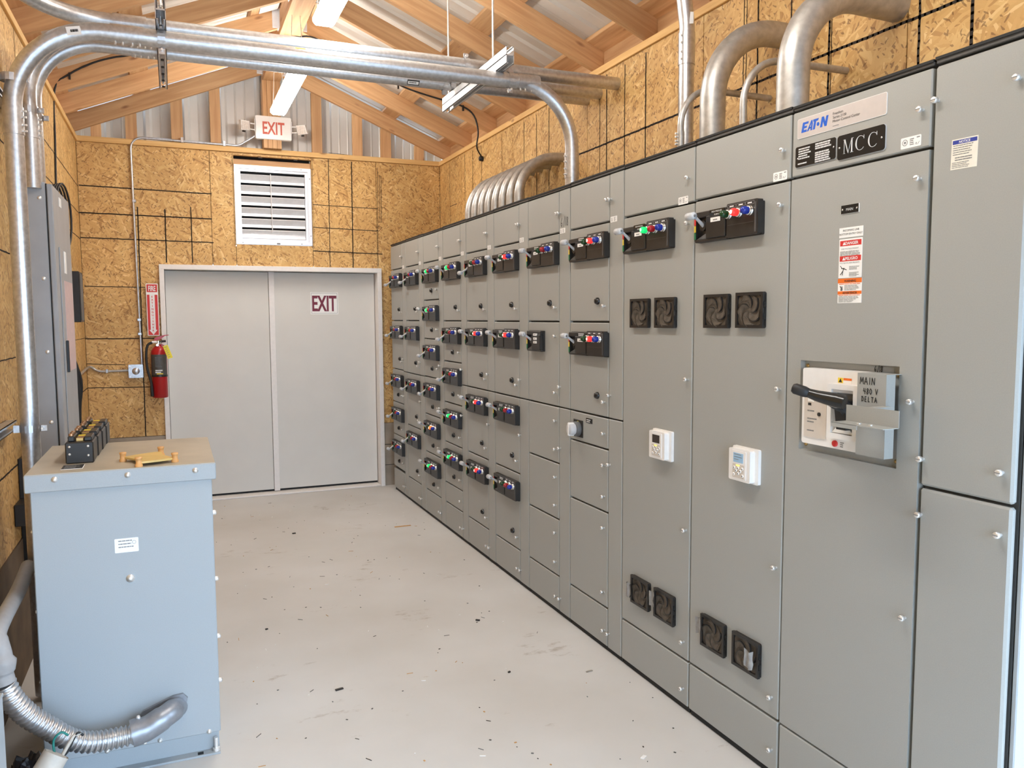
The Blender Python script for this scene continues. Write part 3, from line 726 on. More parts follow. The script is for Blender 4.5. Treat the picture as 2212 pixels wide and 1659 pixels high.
INKCH = {'6': [[(.45, 1), (.15, .55), (.1, .2), (.3, 0), (.5, .15), (.45, .4), (.15, .38)]], '/': [[(.6, 1.15), (.1, -.15)]], '1': [[(.3, 1), (.3, 0)]],
         '8': [[(.5, .9), (.3, 1), (.12, .8), (.5, .35), (.45, .05), (.2, 0), (.1, .25), (.52, .75), (.5, .9)]],
         'M': [[(0, 0), (.12, 1), (.4, .35), (.7, 1), (.8, 0)]], 'A': [[(0, 0), (.35, 1), (.7, 0)], [(.12, .35), (.6, .35)]], 'I': [[(.2, 1), (.2, 0)]], 'N': [[(0, 0), (.08, 1), (.6, 0), (.7, 1)]],
         '4': [[(.1, 1), (.02, .5), (.6, .45)], [(.5, .95), (.4, 0)]], '0': [[(.35, 1), (.1, .7), (.1, .25), (.35, 0), (.6, .3), (.6, .75), (.35, 1)]], 'V': [[(0, 1), (.3, 0), (.65, 1)]],
         'D': [[(.1, 1), (.08, 0), (.5, .15), (.62, .55), (.4, .95), (0, 1)]], 'E': [[(.5, 1), (.1, 1), (.08, 0), (.52, .02)], [(.1, .5), (.45, .5)]], 'L': [[(.1, 1), (.08, 0), (.5, .02)]], 'T': [[(0, 1), (.65, .98)], [(.35, 1), (.3, 0)]], ' ': []}
def hand(m, s, fr, u, v, h, adv=.85, wd=.003, d=.0009):
    for ch in s:
        m.strokes([[(u+a*h*.8, v+b*h) for a, b in ln] for ln in INKCH[ch]], fr, wd, 'print_black', d); u += h*adv*(.55 if ch in '1/I' else .85)
m = MB(); hand(m, '6/18', LOC, -yd+.02, Z5+.03, .042, .8, .0028); m.build('handwriting', c7)
c8, yf, yd, yn = std(7, 'control cabinet with two red lit operators above a gray rotary switch', [(Z4, 'full', 'red', True), (Z3, 'full', 'red', True), (.992, None, None, True), (.686, None, None, True), (Z1, None, None, True)])
# rotary disconnect
m = MB(); f = mccf(yf-.047, 1.103)
m.box(0, .10, -.088, 0, 0, .004, 'black_plastic', .001, fr=f)
m.lathe([(0, .038), (.020, .038), (.024, .034)], f(.052, -.046, .004), f.n, 'dark_gray', 20)
m.lathe([(0, .030), (.030, .029), (.034, .026), (.0345, .002)], f(.052, -.046, .026), f.n, 'lever_gray', 20)
m.box(.042, .062, -.080, -.012, .028, .062, 'white_plastic', .004, fr=f); m.box(.049, .055, -.012, -.006, .004, .007, 'label_yellow', fr=f)
rot = m.build('rotary_switch', c8)
m = MB(); f = mccf(yf-.18, 1.122); m.box(0, .064, -.024, 0, 0, .002, 'black_gloss', fr=f); m.bars(Fr(f(0, 0, .002), f.u, f.v, f.n), .008, .056, -.006, 2, .009, .004, 'print_white', seed=5); m.build('name_plate', c8)

# cabinets with drives
def fan_parts():
    f = LOC; W, H = .146, .126
    m = MB()
    m.rrect(0, W, -H, 0, .008, 0, .008, 'black_plastic', f); m.ring(0.0, W, -H, 0, .011, .006, .017, 'black_plastic', f)
    m.rrect(.011, W-.011, -H+.011, -.011, .016, .007, .0115, 'fan_dust', f)
    for v in (-.035, -.075): m.box(W, W+.002, v-.02, v, .006, .014, 'black_gloss', fr=f)
    fm = m.mesh('fan_guard')
    b = MB(); cur = [(.008+.054*t, .9*t*t+.35*t) for t in [i/7 for i in range(8)]]
    pts = [(r*cos(a), r*sin(a)) for r, a in cur]
    n = len(pts); top = [f(x, y, .0115+.006*min(1, i/3)) for i, (x, y) in enumerate(pts)]; t2 = [f(x*.95-y*.09, y*.95+x*.09, .0115+.006*min(1, i/3)) for i, (x, y) in enumerate(pts)]
    lo = [f(x, y, .010) for x, y in pts]; l2 = [f(x*.95-y*.09, y*.95+x*.09, .010) for x, y in pts]
    w3 = [f(cos(atan2(y, x)+.95)*sqrt(x*x+y*y), sin(atan2(y, x)+.95)*sqrt(x*x+y*y), .0122) for x, y in pts]
    vs = top+t2+lo+l2; fs = []
    for i in range(n-1):
        fs += [(i, i+1, n+i+1, n+i), (i, i+1, 2*n+i+1, 2*n+i), (n+i, n+i+1, 3*n+i+1, 3*n+i)]
    fs += [(0, n, 3*n, 2*n), (n-1, 2*n-1, 4*n-1, 3*n-1)]
    b.add(vs, fs, 'black_plastic')
    b.add(t2+w3, [(i, i+1, n+i+1, n+i) for i in range(n-1)], 'fan_dust')
    return fm, b.mesh('blade')
FANM, BLADE = fan_parts()
def film_mesh(seed):
    rr = random.Random(seed); m = MB(); f = LOC; n = 5
    P = [[f(i*.009+rr.uniform(-.003, .003), -j*.016+rr.uniform(-.004, .004), .023+.012*abs(sin(i*1.1+seed))+rr.uniform(-.001, .006)) for j in range(5)] for i in range(n)]
    vs = [p for r in P for p in r] + [p+Vector((-.0006, 0, 0)) for r in P for p in r]
    fs = []
    for i in range(n-1):
        for j in range(4):
            k = i*5+j; fs += [(k, k+1, k+6, k+5), (25+k, 25+k+5, 25+k+6, 25+k+1)]
    m.add(vs, fs, 'film', True); return m.mesh('torn_film')
def fan(c, y, z, seed=0, film=None):
    g_ = put('fan_guard', FANM, c, T(0, y, z))
    for k in range(5):
        put('blade', BLADE, g_, T(0, y-.073, z-.063) @ Matrix.Rotation(k*2*pi/5+seed*.3, 4, 'X'))
    if film: put('torn_film', film_mesh(seed), g_, T(0, y+film[0], z+film[1]))
def keypad(c, y, z, lit):
    f = mccf(y, z)
    k = thing_part = MB()
    m = MB(); m.rrect(0, .140, -.126, 0, .006, 0, .012, 'white_plastic', f); m.rrect(.006, .122, -.121, -.006, .006, .012, .034, 'white_plastic', f)
    m.rrect(.022, .102, -.114, -.012, .004, .034, .036, 'white_plastic', f)
    k = m.build('keypad', c)
    m = MB(); m.box(.034, .088, -.054, -.020, .036, .0368, 'lcd_blue' if lit else 'lcd_off', fr=f)
    if lit: m.bars(Fr(f(0, 0, .0368), f.u, f.v, f.n), .039, .083, -.024, 3, .009, .0025, 'print_gray', seed=3, ragged=.5)
    m.build('screen', k)
    m = MB(); m.rrect(.030, .094, -.110, -.060, .003, .036, .0366, 'breaker_beige', f)
    m.box(.050, .070, -.067, -.062, .0366, .0374, 'led_yellow', fr=f)
    m.build('key_field', k)
    bt = MB(); bt.lathe([(0, .0058), (.002, .0055), (.0022, .001)], (0, 0, 0), f.n, 'white_plastic', 10); bt.lathe([(.002, .0028), (.0026, .001)], (0, 0, 0), f.n, 'print_black', 8); btm = bt.mesh('button')
    for u, v in ((.062, -.074), (.050, -.084), (.074, -.084), (.062, -.094), (.040, -.074), (.085, -.074), (.038, -.099), (.086, -.099)):
        p = f(u, v, .0366); put('button', btm, k, T(p.x, p.y, p.z))
c9, yf, yn = cabinet(8, 'drive cabinet with green lamp lit, four fans and keypad with blank screen')
d = door_box(c9, yf, yn, 2.067, ZTOP); latch(d, yn+.035, 2.165)
unit(c9, yf, yn, 2.067, .217, 'full', 'green', True, False); d = door_box(c9, yf, yn, .022, .217); latch(d, yn+.033, .095)
for y, z, s, fl_ in ((3.034, 1.702, 1, None), (2.837, 1.703, 2, None), (3.012, .460, 3, (.008, -.035)), (2.822, .460, 4, (.006, -.012))): fan(c9, y, z, s, fl_)
keypad(c9, 2.845, 1.150, False); latch(c9, yn+.028, 1.374); latch(c9, yn+.028, .761)
put('certification_sticker', ULM, c9, T(0, 2.692, 2.098))
c10, yf, yn = cabinet(9, 'drive cabinet with red lamp lit, four fans and keypad with blue screen')
d = door_box(c10, yf, yn, 2.070, ZTOP); latch(d, yn+.030, 2.169)
unit(c10, yf, yn, 2.070, .2185, 'full', 'red', True, False); d = door_box(c10, yf, yn, .022, .2185); latch(d, yn+.030, .105)
for y, z, s, fl_ in ((2.495, 1.706, 5, None), (2.305, 1.708, 6, None), (2.486, .461, 7, (.008, -.010)), (2.292, .462, 8, (-.095, -.03))): fan(c10, y, z, s, fl_)
keypad(c10, 2.310, 1.155, True); latch(c10, yn+.028, 1.378); latch(c10, yn+.028, .760)
put('certification_sticker', ULM, c10, T(0, 2.138, 2.104))
# printed pump names
for c_, y, s2 in ((c9, 3.118-.038, 'PUMP 1'), (c10, 2.583-.038, 'PUMP 2')):
    f = mccf(y, 2.021, -.0316); m = MB()
    m.rrect(.100, .188, -.030, -.004, .003, -.0015, .0005, 'black_gloss', f); m.text('HIGH PRESSURE', f, .144, -.0145, .0085, 'engraved_white', d=.0012, bold=1); m.text(s2, f, .144, -.026, .0085, 'engraved_white', d=.0012, bold=1); m.build('name_plate', c_)

# main cabinet
c11, yf, yn = cabinet(10, 'main breaker cabinet with blue lettered nameplate, warning stickers and big black lever')
d = door_box(c11, yf, yn, 2.071, ZTOP); latch(d, yn+.030, 2.176)
gp = .0048; by0, by1, bz0, bz1 = 1.988, 1.600, 1.188, 1.480
m = MB(); zz0, zz1 = .217+gp, 2.071-gp
m.box(0, .022, by0, yf-gp, zz0, zz1, 'mcc'); m.box(0, .022, yn+gp, by1, zz0, zz1, 'mcc'); m.box(0, .022, by1, by0, bz1, zz1, 'mcc'); m.box(0, .022, by1, by0, zz0, bz0, 'mcc')
d = m.build('door', c11); latch(d, yn+.030, 1.994); latch(d, yn+.028, 1.385); latch(d, yn+.028, .769); latch(d, yn+.028, .30)
d = door_box(c11, yf, yn, .022, .217); latch(d, yn+.03, .1)
F11 = lambda y, z, x=0.0: mccf(y, z, x)
# -- maker's plate
def eaton_plate():
    f = F11(2.026, 2.192); W, H = .354, .0625
    m = MB(); m.rrect(0, W, 0, H, .006, 0, .0022, 'white_label', f); m.rrect(.0012, W-.0012, .0012, H-.0012, .005, .0022, .0025, 'name_plate', f)
    pl = m.build('maker_plate', c11)
    m = MB(); g_ = Fr(f(.018, .0170, .0025), f.u, f.v, f.n); h = .031; k = .22
    def P(*pts): m.prism([((x+y*k)*h, y*h) for x, y in pts], 0, .0006, 'logo_blue', g_)
    P((0, 0), (.72, 0), (.72, .22), (.30, .22), (.30, .39), (.66, .39), (.66, .60), (.30, .60), (.30, .78), (.80, .78), (.80, 1), (0, 1))
    P((.80, 0), (1.00, 0), (1.36, 1), (1.18, 1))
    P((1.30, 0), (1.50, 0), (1.46, .66), (1.34, .96), (1.27, .74))
    P((1.00, .20), (1.32, .20), (1.30, .36), (1.06, .36))
    P((1.62, 0), (1.90, 0), (1.90, .78), (2.12, .78), (2.20, 1), (1.46, 1), (1.50, .78), (1.62, .78))
    m.prism([((2.24+.18*cos(a)+.42*k)*h, (.42+.19*sin(a))*h) for a in [i*pi/8 for i in range(16)]], 0, .0006, 'logo_blue', g_)
    P((2.62, 0), (2.90, 0), (2.90, .55), (3.22, 0), (3.50, 0), (3.50, 1), (3.22, 1), (3.22, .45), (2.90, 1), (2.62, 1))
    m.build('logo', pl)
    m = MB()
    for i, s in enumerate(('Freedom', 'Series 2100', 'Motor Control Center')): m.text(s, f, .152, .043-.0115*i, .0115, 'print_black', d=.0032, align='l')
    m.box(.152, .176, .0085, .0105, .0025, .0031, 'print_gray', fr=f); m.build('lettering', pl)
eaton_plate()
def mcc_plate():
    f = F11(1.851, 2.094); W, H = .178, .072
    m = MB(); m.rrect(-.001, W+.001, -.001, H+.001, .010, 0, .003, 'lever_gray', f); m.rrect(0, W, 0, H, .009, .003, .0045, 'black_gloss', f)
    for u in (.008, W-.012): m.lathe([(0, .0032), (.001, .0028), (.0013, .0005)], f(u, H/2, .0045), f.n, 'chrome', 10)
    pl = m.build('name_plate', c11)
    m = MB(); D = (.0046, .0054)
    def P(*pts): m.prism(pts, *D, 'engraved_white', f)
    y0, y1 = .015, .057; x = .024
    P((x+.003, y0), (x+.0047, y0), (x+.0047, y1), (x+.003, y1)); P((x+.0030, y1), (x+.0075, y1), (x+.0205, y0), (x+.0185, y0)); P((x+.0185, y0), (x+.0195, y0), (x+.0330, y1), (x+.0318, y1))
    P((x+.031, y0), (x+.0355, y0), (x+.0355, y1), (x+.031, y1))
    for a, b, yy in ((0, .0078, y0), (.0275, .039, y0), (0, .006, y1-.0012), (.032, .039, y1-.0012)): P((x+a, yy), (x+b, yy), (x+b, yy+.0012), (x+a, yy+.0012))
    for cx in (.089, .136):
        R = .021; cy = (y0+y1)/2; out = []; inn = []
        for i in range(21):
            a = radians(42+i*(276/20)); th = .0008+.0042*max(0, -cos(a))**1.2
            out.append((cx+R*.86*cos(a), cy+R*sin(a))); inn.append((cx+(R*.86-th)*cos(a), cy+(R-.0012)*sin(a)))
        for i in range(20): P(out[i], out[i+1], inn[i+1], inn[i])
        P((cx+.0125, cy+.0105), (cx+.0142, cy+.0105), (cx+.0142, cy+.021), (cx+.0130, cy+.021)); 
    m.build('lettering', pl)
mcc_plate()
f = F11(2.030, 2.102); m = MB(); m.rrect(-.001, .173, -.001, .066, .008, 0, .003, 'lever_gray', f); m.rrect(0, .172, 0, .065, .007, .003, .0045, 'black_gloss', f)
g_ = Fr(f(0, 0, .0045), f.u, f.v, f.n)
m.bars(g_, .014, .074, .058, 5, .0075, .0042, 'engraved_white', seed=11); m.bars(g_, .012, .055, .012, 1, .007, .004, 'engraved_white', seed=2, ragged=.1)
m.bars(g_, .087, .155, .061, 3, .0068, .0046, 'engraved_white', seed=5, ragged=.12); m.bars(g_, .087, .152, .034, 5, .0068, .0046, 'engraved_white', seed=6, ragged=.12)
for u, v in ((.010, .028), (.163, .036)): m.lathe([(0, .0028), (.0012, .001)], g_(u, v, 0), g_.n, 'chrome', 10)
m.build('data_plate', c11)
put('certification_sticker', ULM, c11, T(0, 1.621, 2.113))
f = F11(1.830, 1.930); m = MB(); m.box(0, .068, 0, .026, 0, .0015, 'white_label', fr=f); m.box(0, .066, .0008, .0258, .0015, .003, 'black_gloss', fr=f); m.text('MAIN', f, .033, .0085, .0115, 'engraved_white', d=.0034)
for u in (.005, .060): m.lathe([(0, .0028), (.0012, .001)], f(u, .013, .003), f.n, 'chrome', 10)
m.build('name_plate', c11)
f = F11(1.837, 1.859); m = MB(); m.box(0, .092, 0, .030, 0, .0008, 'white_label', fr=f); m.text('INCOMING LINE', f, .046, .0185, .0085, 'print_black', d=.0013); m.text('BOTTOM ENTRY ONLY', f, .046, .0075, .0085, 'print_black', d=.0013); m.build('entry_label', c11)
f = F11(1.836, 1.738); m = MB(); m.rrect(0, .090, 0, .117, .002, 0, .0008, 'white_label', f); g_ = Fr(f(0, 0, .0008), f.u, f.v, f.n)
for v, s in ((.096, 'DANGER'), (.050, 'PELIGRO')):
    m.box(.004, .086, v, v+.016, 0, .0004, 'label_red', fr=g_); m.text(s, g_, .050, v+.0035, .0125, 'print_white', d=.0008, bold=1); m.prism([(.014, v+.003), (.026, v+.003), (.020, v+.013)], .0004, .0006, 'print_white', g_)
m.text('LINE VOLTAGE PRESENT', g_, .043, .085, .0062, 'print_gray'); m.bars(g_, .005, .084, .080, 4, .0037, .0016, 'print_gray', seed=8)
m.text('VOLTAJE DE LINEA PRESENTE', g_, .043, .043, .0058, 'print_gray'); m.bars(g_, .042, .084, .034, 3, .004, .0016, 'print_gray', seed=3); m.bars(g_, .042, .082, .016, 4, .0035, .0015, 'print_gray', seed=4)
m.strokes([[(.008, .010), (.018, .021), (.022, .030)], [(.018, .021), (.016, .009)], [(.012, .029), (.022, .028), (.032, .024)], [(.008, .036), (.013, .031)]], g_, .0022, 'print_black', .0008)
m.build('danger_label', c11)
f = F11(1.837, 1.662); m = MB(); m.box(0, .093, 0, .074, 0, .0008, 'white_label', fr=f); g_ = Fr(f(0, 0, .0008), f.u, f.v, f.n)
m.box(0, .093, .0605, .074, 0, .0004, 'label_orange', fr=g_); m.text('WARNING', g_, .048, .0635, .0095, 'print_black', d=.0008, bold=1)
m.box(0, .093, .0265, .036, 0, .0004, 'label_orange', fr=g_); m.text('ADVERTENCIA', g_, .048, .028, .0085, 'print_black', d=.0008, bold=1)
m.bars(g_, .005, .088, .0585, 1, .004, .0018, 'label_orange', seed=1, ragged=.1); m.bars(g_, .026, .086, .0535, 4, .0042, .0016, 'print_gray', seed=12); m.strokes([[(.010, .051), (.014, .046), (.013, .039), (.018, .040), (.017, .050)]], g_, .0025, 'print_black', .0008)
m.bars(g_, .004, .088, .0245, 1, .004, .0016, 'label_orange', seed=1, ragged=.05); m.bars(g_, .004, .086, .020, 5, .0038, .0015, 'print_gray', seed=13); m.build('warning_label', c11)
# -- main circuit breaker
m = MB(); m.box(.020, .0225, by1-.004, by0+.004, bz0-.004, bz1+.004, 'mcc'); m.build('recess_plate', c11)
brk = MB(); f = F11(0, 0)
brk.rrect(-1.955, -1.690, 1.216, 1.458, .008, -.020, .020, 'white_plastic', f)
b = brk.build('breaker', c11)
m = MB(); m.rrect(-1.942, -1.848, 1.238, 1.372, .003, .020, .023, 'breaker_beige', f); g_ = Fr((-.023, 0, 0), f.u, f.v, f.n)
for i, v in enumerate((1.325, 1.300, 1.290, 1.262)): m.bars(g_, -1.928, -1.885, v, 1, .004, .004, 'print_gray', seed=20+i)
m.box(-1.925, -1.912, 1.340, 1.348, 0, .001, 'print_black', fr=g_); m.cyl(g_(-1.876, 1.315, 0), g_(-1.876, 1.315, .004), .006, 'print_black', 10)
m.box(-1.926, -1.900, 1.352, 1.370, 0, .001, 'white_label', fr=g_); m.build('trip_unit', b)
m = MB(); m.ring(-1.822, -1.705, 1.252, 1.418, .016, .020, .046, 'white_plastic', f); m.box(-1.806, -1.722, 1.392, 1.404, .020, .040, 'white_plastic', .002, fr=f); m.box(-1.806, -1.721, 1.268, 1.398, .0195, .0215, 'print_gray', fr=f)
m.prism([(-1.806, 1.270), (-1.72, 1.270), (-1.74, 1.288), (-1.786, 1.288)], .020, .040, 'white_plastic', f); m.build('handle_frame', b)
m = MB(); m.lathe([(0, .010), (.005, .010), (.006, .008), (.0065, .001)], f(-1.822+.012, 1.232, .020), f.n, 'label_red', 16); m.bars(Fr((-.0205, 0, 0), f.u, f.v, f.n), -1.790, -1.774, 1.239, 3, .006, .003, 'print_gray', seed=3); m.build('push_button', b)
m = MB(); m.box(-1.806, -1.786, 1.420, 1.436, .020, .0206, 'label_yellow', fr=f); m.prism([(-1.803, 1.422), (-1.789, 1.422), (-1.796, 1.434)], .0206, .021, 'print_black', f); m.box(-1.784, -1.752, 1.420, 1.436, .020, .0206, 'white_label', fr=f); m.box(-1.784, -1.752, 1.429, 1.436, .0206, .021, 'label_orange', fr=f); m.build('hazard_sticker', b)
lever = MB()
q0 = Vector((-.060, 1.735, 1.352)); q1 = Vector((-.118, 1.735, 1.378)); kn = Vector((-.168, 1.800, 1.402))
lever.prism([(-1.772, 1.372), (-1.728, 1.372), (-1.722, 1.286), (-1.758, 1.286)], .022, .070, 'black_rubber', f)
lever.tube([q0+Vector((.012, 0, -.03)), q0, q0.lerp(q1, .7), q1], 0, 'black_rubber', 8, radii=[.018, .02, .020, .018])
A = Vector((-.108, 1.690, 1.374)); B_ = Vector((-.140, 1.765, 1.388))
lever.tube([A, A.lerp(B_, .3), B_, B_.lerp(kn, .7)], 0, 'black_gloss', 8, radii=[.021, .022, .017, .013])
lever.lathe([(-.004, .008), (.0, .014), (.012, .0165), (.04, .0165), (.048, .012), (.050, .002)], B_.lerp(kn, .55), (kn-B_).normalized(), 'black_rubber', 14)
lever.build('operating_lever', b)
m = MB(); m.box(-1.692, -1.589, 1.221, 1.459, .058, .060, 'mcc', fr=f); m.box(-1.591, -1.589, 1.221, 1.459, .026, .058, 'mcc', fr=f); m.box(-1.692, -1.690, 1.221, 1.459, .022, .058, 'mcc', fr=f); m.box(-1.690, -1.591, 1.457, 1.459, .0, .058, 'mcc', fr=f); m.box(-1.726, -1.634, 1.459, 1.474, -.020, -.0185, 'mcc', fr=f)
cov = m.build('cover_bracket', c11)
m = MB(); g_ = Fr((-.0605, 0, 0), f.u, f.v, f.n); hand(m, 'MAIN', g_, -1.681, 1.428, .019, .98, .0023); hand(m, '480', g_, -1.668, 1.400, .016, .80, .0022); hand(m, 'V', g_, -1.625, 1.401, .015, .8, .0022); hand(m, 'DELTA', g_, -1.674, 1.378, .014, .98, .0022)
g2 = Fr((.0182, 0, 0), f.u, f.v, f.n); hand(m, '6/18', g2, -1.705, 1.460, .016, .75, .0020); m.build('handwriting', cov)
m = MB(); m.box(-1.672, -1.490, 1.325, 1.371, .1185, .120, 'mcc', fr=f); m.box(-1.672, -1.491, 1.3235, 1.325, .120, .175, 'mcc', fr=f); m.box(-1.672, -1.580, 1.312, 1.3245, .173, .175, 'mcc', fr=f); m.box(-1.600, -1.570, 1.325, 1.371, .055, .119, 'mcc', fr=f)
for u in (-1.60, -1.56): m.cyl(f(u, 1.325, .145), f(u, 1.328, .145), .006, 'screw_zinc', 8)
m.build('padlock_bracket', c11)
for u, v in ((-1.975, 1.463), (-1.975, 1.205), (-1.617, 1.452), (-1.617, 1.205)):
    m = MB(); m.lathe([(0, .006), (.004, .006), (.006, .003), (.0065, .0005)], f(u, v, -.020), f.n, 'brass', 10); m.build('mounting_screw', c11)
# narrow end cabinet
c12, yf, yn = cabinet(11, 'narrow end cabinet nearest the camera with a blue headed notice')
d1 = door_box(c12, yf, yn, 1.153, ZTOP, bev=.006); d2 = door_box(c12, yf, yn, .022, 1.153, bev=.006)
for y, z, dd in ((1.506, 2.189, d1), (1.283, 2.187, d1), (1.512, 1.231, d1), (1.281, 1.234, d1), (1.511, 1.076, d2), (1.279, 1.077, d2), (1.281, .2, d2)): latch(dd, y, z)
f = mccf(1.4615, 2.000); a_ = -.02; f = Fr(f.o, (0, -cos(a_), sin(a_)), (0, sin(a_), cos(a_)), (-1, 0, 0))
m = MB(); m.box(0, .075, 0, .077, 0, .0008, 'paper_cream', fr=f); g_ = Fr(f(0, 0, .0008), f.u, f.v, f.n); m.box(.003, .072, .064, .074, 0, .0004, 'label_blue', fr=g_); m.text('NOTICE', g_, .0375, .0658, .0088, 'print_white', d=.0008, bold=1)
m.bars(g_, .005, .062, .061, 5, .0056, .0018, 'print_gray', seed=31); m.bars(g_, .012, .062, .031, 2, .006, .0026, 'print_gray', seed=32); m.bars(g_, .004, .064, .018, 4, .0042, .0015, 'print_gray', seed=33); m.build('notice_label', c12)
m = MB(); m.box(.0235, .53, yn-.016, yn-.001, .022, ZTOP, 'xfmr', .003); ep = m.build('end_panel', c12)
sc = MB(); sc.lathe([(0, .007), (.003, .0065), (.005, .002), (.0052, .0004)], (0, 0, 0), (0, -1, 0), 'screw_zinc', 10); scm = sc.mesh('screw')
for z in (.14, .38, .62, .86, 1.1, 1.34, 1.58, 1.82, 2.06): put('screw', scm, ep, T(.065, yn-.016, z))

# ================================================================== CONDUITS ABOVE THE CABINETS
def conduit(name, label, pts, r, rad, mat, group=None, n=16, arc=10):
    o = thing(name, pts[0], label, 'conduit', group)
    m = MB(); m.tube(fillet(pts, rad, arc), r, mat, n); m.build('pipe', o); return o
def coupling(o, p, ax, r, L, mat='galv', screws=True, sd=(0, -1, 0)):
    ax = Vector(ax).normalized(); p = Vector(p); m = MB(); m.cyl(p-ax*L/2, p+ax*L/2, r*1.10, mat, 16)
    if screws:
        s_ = Vector(sd).normalized()
        for k in (-.36, -.14, .14, .36): m.cyl(p+ax*L*k+s_*r*1.05, p+ax*L*k+s_*(r*1.10+.012), .0045, 'screw_zinc', 8)
    m.build('coupling', o)
ZC = ZTOP+.024
ordn = ['nearest', 'second nearest', 'third nearest', 'fourth nearest', 'fifth nearest', 'sixth nearest', 'second farthest', 'farthest']
for k in range(8):
    y = 4.775+.136*k
    conduit('bent_conduit', ordn[k]+' of eight bent conduits arching from far cabinets into the right wall', [(.20, y, ZC), (.20, y, 2.655), (XR+.05, y-.02*0, 2.675)], .031, .27, 'galv_matte', 'bank of bent conduits', arc=12)
    if k in (0, 1, 4, 7):
        pass
t_ = conduit('small_conduit', 'thin bent conduit left of the first thick elbow, into the wall', [(.092, 2.816, ZC), (.088, 2.816, 2.575), (XR+.06, 2.816, 2.570)], .0135, .16, 'galv_matte')
coupling(t_, (.092, 2.816, 2.36), (0, 0, 1), .0135, .06, 'galv_matte', True, (-1, 0, 0))
conduit('small_conduit', 'thin bent conduit between the two thick elbows, into the wall', [(.064, 2.381, ZC), (.062, 2.381, 2.565), (XR+.06, 2.381, 2.568)], .0135, .17, 'galv_matte')
conduit('large_conduit', 'thick gray elbow conduit behind the largest one above drive cabinets', [(.175, 2.715, ZC), (.175, 2.715, 2.80), (XR+.06, 2.715, 2.80)], .052, .30, 'galv_matte', arc=14)
conduit('large_conduit', 'thickest gray elbow conduit beside the blue nameplate cabinet', [(.082, 2.147, ZC), (.082, 2.147, 2.735), (XR+.03, 2.147, 2.727)], .054, .28, 'galv_matte', arc=14)
m = MB()
o = thing('vertical_conduit', (.28, 3.06, ZC), 'straight galvanized conduit rising from drive cabinet past the wall top', 'conduit')
pr = MB(); pr.tube(fillet([(.285, 3.06, ZC), (.285, 3.06, 2.93), (.262, 3.06, 3.08), (.262, 3.06, 3.36)], .25, 6), .0345, 'galv', 18); pr.build('pipe', o)
coupling(o, (.285, 3.06, 2.82), (0, 0, 1), .0345, .14, 'galv', True, (-.9, -.4, 0))
lb = MB(); lb.rrect(-.010, .010, 0, .05, .002, 0, .0015, 'white_label', Fr((.283, 3.025, 2.92), (.9, -.43, 0), (0, 0, 1), (-.43, -.9, 0))); lb.build('sticker', o)

# ---- trapeze conduits (A, C, D above the strut, B below)
YA, YC, YDD, YBB = 4.13, 4.342, 4.50, 3.80
ZA, ZB, RP = 2.976, 2.822, .0360
XW = -2.455
o = conduit('overhead_conduit', 'topmost overhead conduit bending along left wall and ending at right wall', [(XW, 3.2, ZA+.06), (XW, YA, ZA), (XR+.01, YA, ZA)], RP, .36, 'galv', arc=12); CA = o
coupling(o, (-2.02, YA, ZA), (1, 0, 0), RP, .14, 'galv', False); coupling(o, (-.93, YA, ZA), (1, 0, 0), RP*.95, .012, 'galv', False)
o = conduit('overhead_conduit', 'overhead conduit dropping into gray wall panel, nearer of the two', [(-2.47, YC, 2.24), (-2.47, YC, ZA), (XR+.01, YC, ZA)], RP, .30, 'galv', arc=12); CC = o
coupling(o, (-1.98, YC, ZA), (1, 0, 0), RP, .12, 'galv', True, (0, -.5, -1)); coupling(o, (-2.47, YC, 2.52), (0, 0, 1), RP, .10, 'galv', True, (1, -.2, 0))
o = conduit('overhead_conduit', 'overhead conduit dropping into gray wall panel, farther of the two', [(-2.47, YDD, 2.24), (-2.47, YDD, ZA), (XR+.01, YDD, ZA)], RP, .30, 'galv', arc=12); CDD = o
coupling(o, (-1.97, YDD, ZA), (1, 0, 0), RP, .12, 'galv', True, (0, -.5, -1))
o = conduit('overhead_conduit', 'front overhead conduit rising from floor and bending down into cabinet top', [(-2.455, YBB, .02), (-2.455, YBB, ZB), (.085, YBB, ZB), (.085, YBB, ZC)], RP, [.34, .31], 'galv', n=20, arc=14); CB = o
coupling(o, (-2.02, YBB, ZB), (1, 0, 0), RP, .13, 'galv', True, (0, -.4, -1)); coupling(o, (-2.455, YBB, 2.43), (0, 0, 1), RP, .11, 'galv', True, (1, -.3, 0))
coupling(o, (-.17, YBB, ZB), (1, 0, 0), RP*.97, .12, 'galv', True, (0, -.3, -1)); coupling(o, (.085, YBB, 2.42), (0, 0, 1), RP*.98, .13, 'galv', True, (-1, -.2, 0))
f = Fr((-1.29, YBB-RP*.85, ZB+.008), (1, 0, 0), (0, .25, 1), (0, -1, .25))
m = MB(); m.box(-.04, .04, -.006, .018, 0, .001, 'white_label', fr=f); m.box(-.04, .005, -.002, .017, .001, .0014, 'label_yellow', fr=f); m.box(-.04, .04, -.006, -.002, .001, .0014, 'label_red', fr=f); m.bars(Fr(f(0, 0, .0014), f.u, f.v, f.n), -.034, 0, .012, 1, .005, .006, 'print_gray', seed=2, ragged=.1); m.box(.012, .020, 0, .014, .001, .0015, 'print_black', fr=f); m.bars(Fr(f(0, 0, .001), f.u, f.v, f.n), .022, .036, .012, 2, .007, .004, 'print_gray', seed=4)
m.build('pipe_sticker', CB)
_p = at_y(161, 67, YBB-RP); f = Fr((_p.x, YBB-RP-.002, _p.z), (.97, 0, .2), (-.2, 0, .97), (0, -1, 0)); m = MB(); m.box(-.030, .024, -.016, .018, 0, .001, 'white_label', fr=f); m.bars(Fr(f(0, 0, .001), f.u, f.v, f.n), -.015, .015, .006, 1, .005, .010, 'print_black', seed=9, ragged=.1); m.build('pipe_sticker', CB)
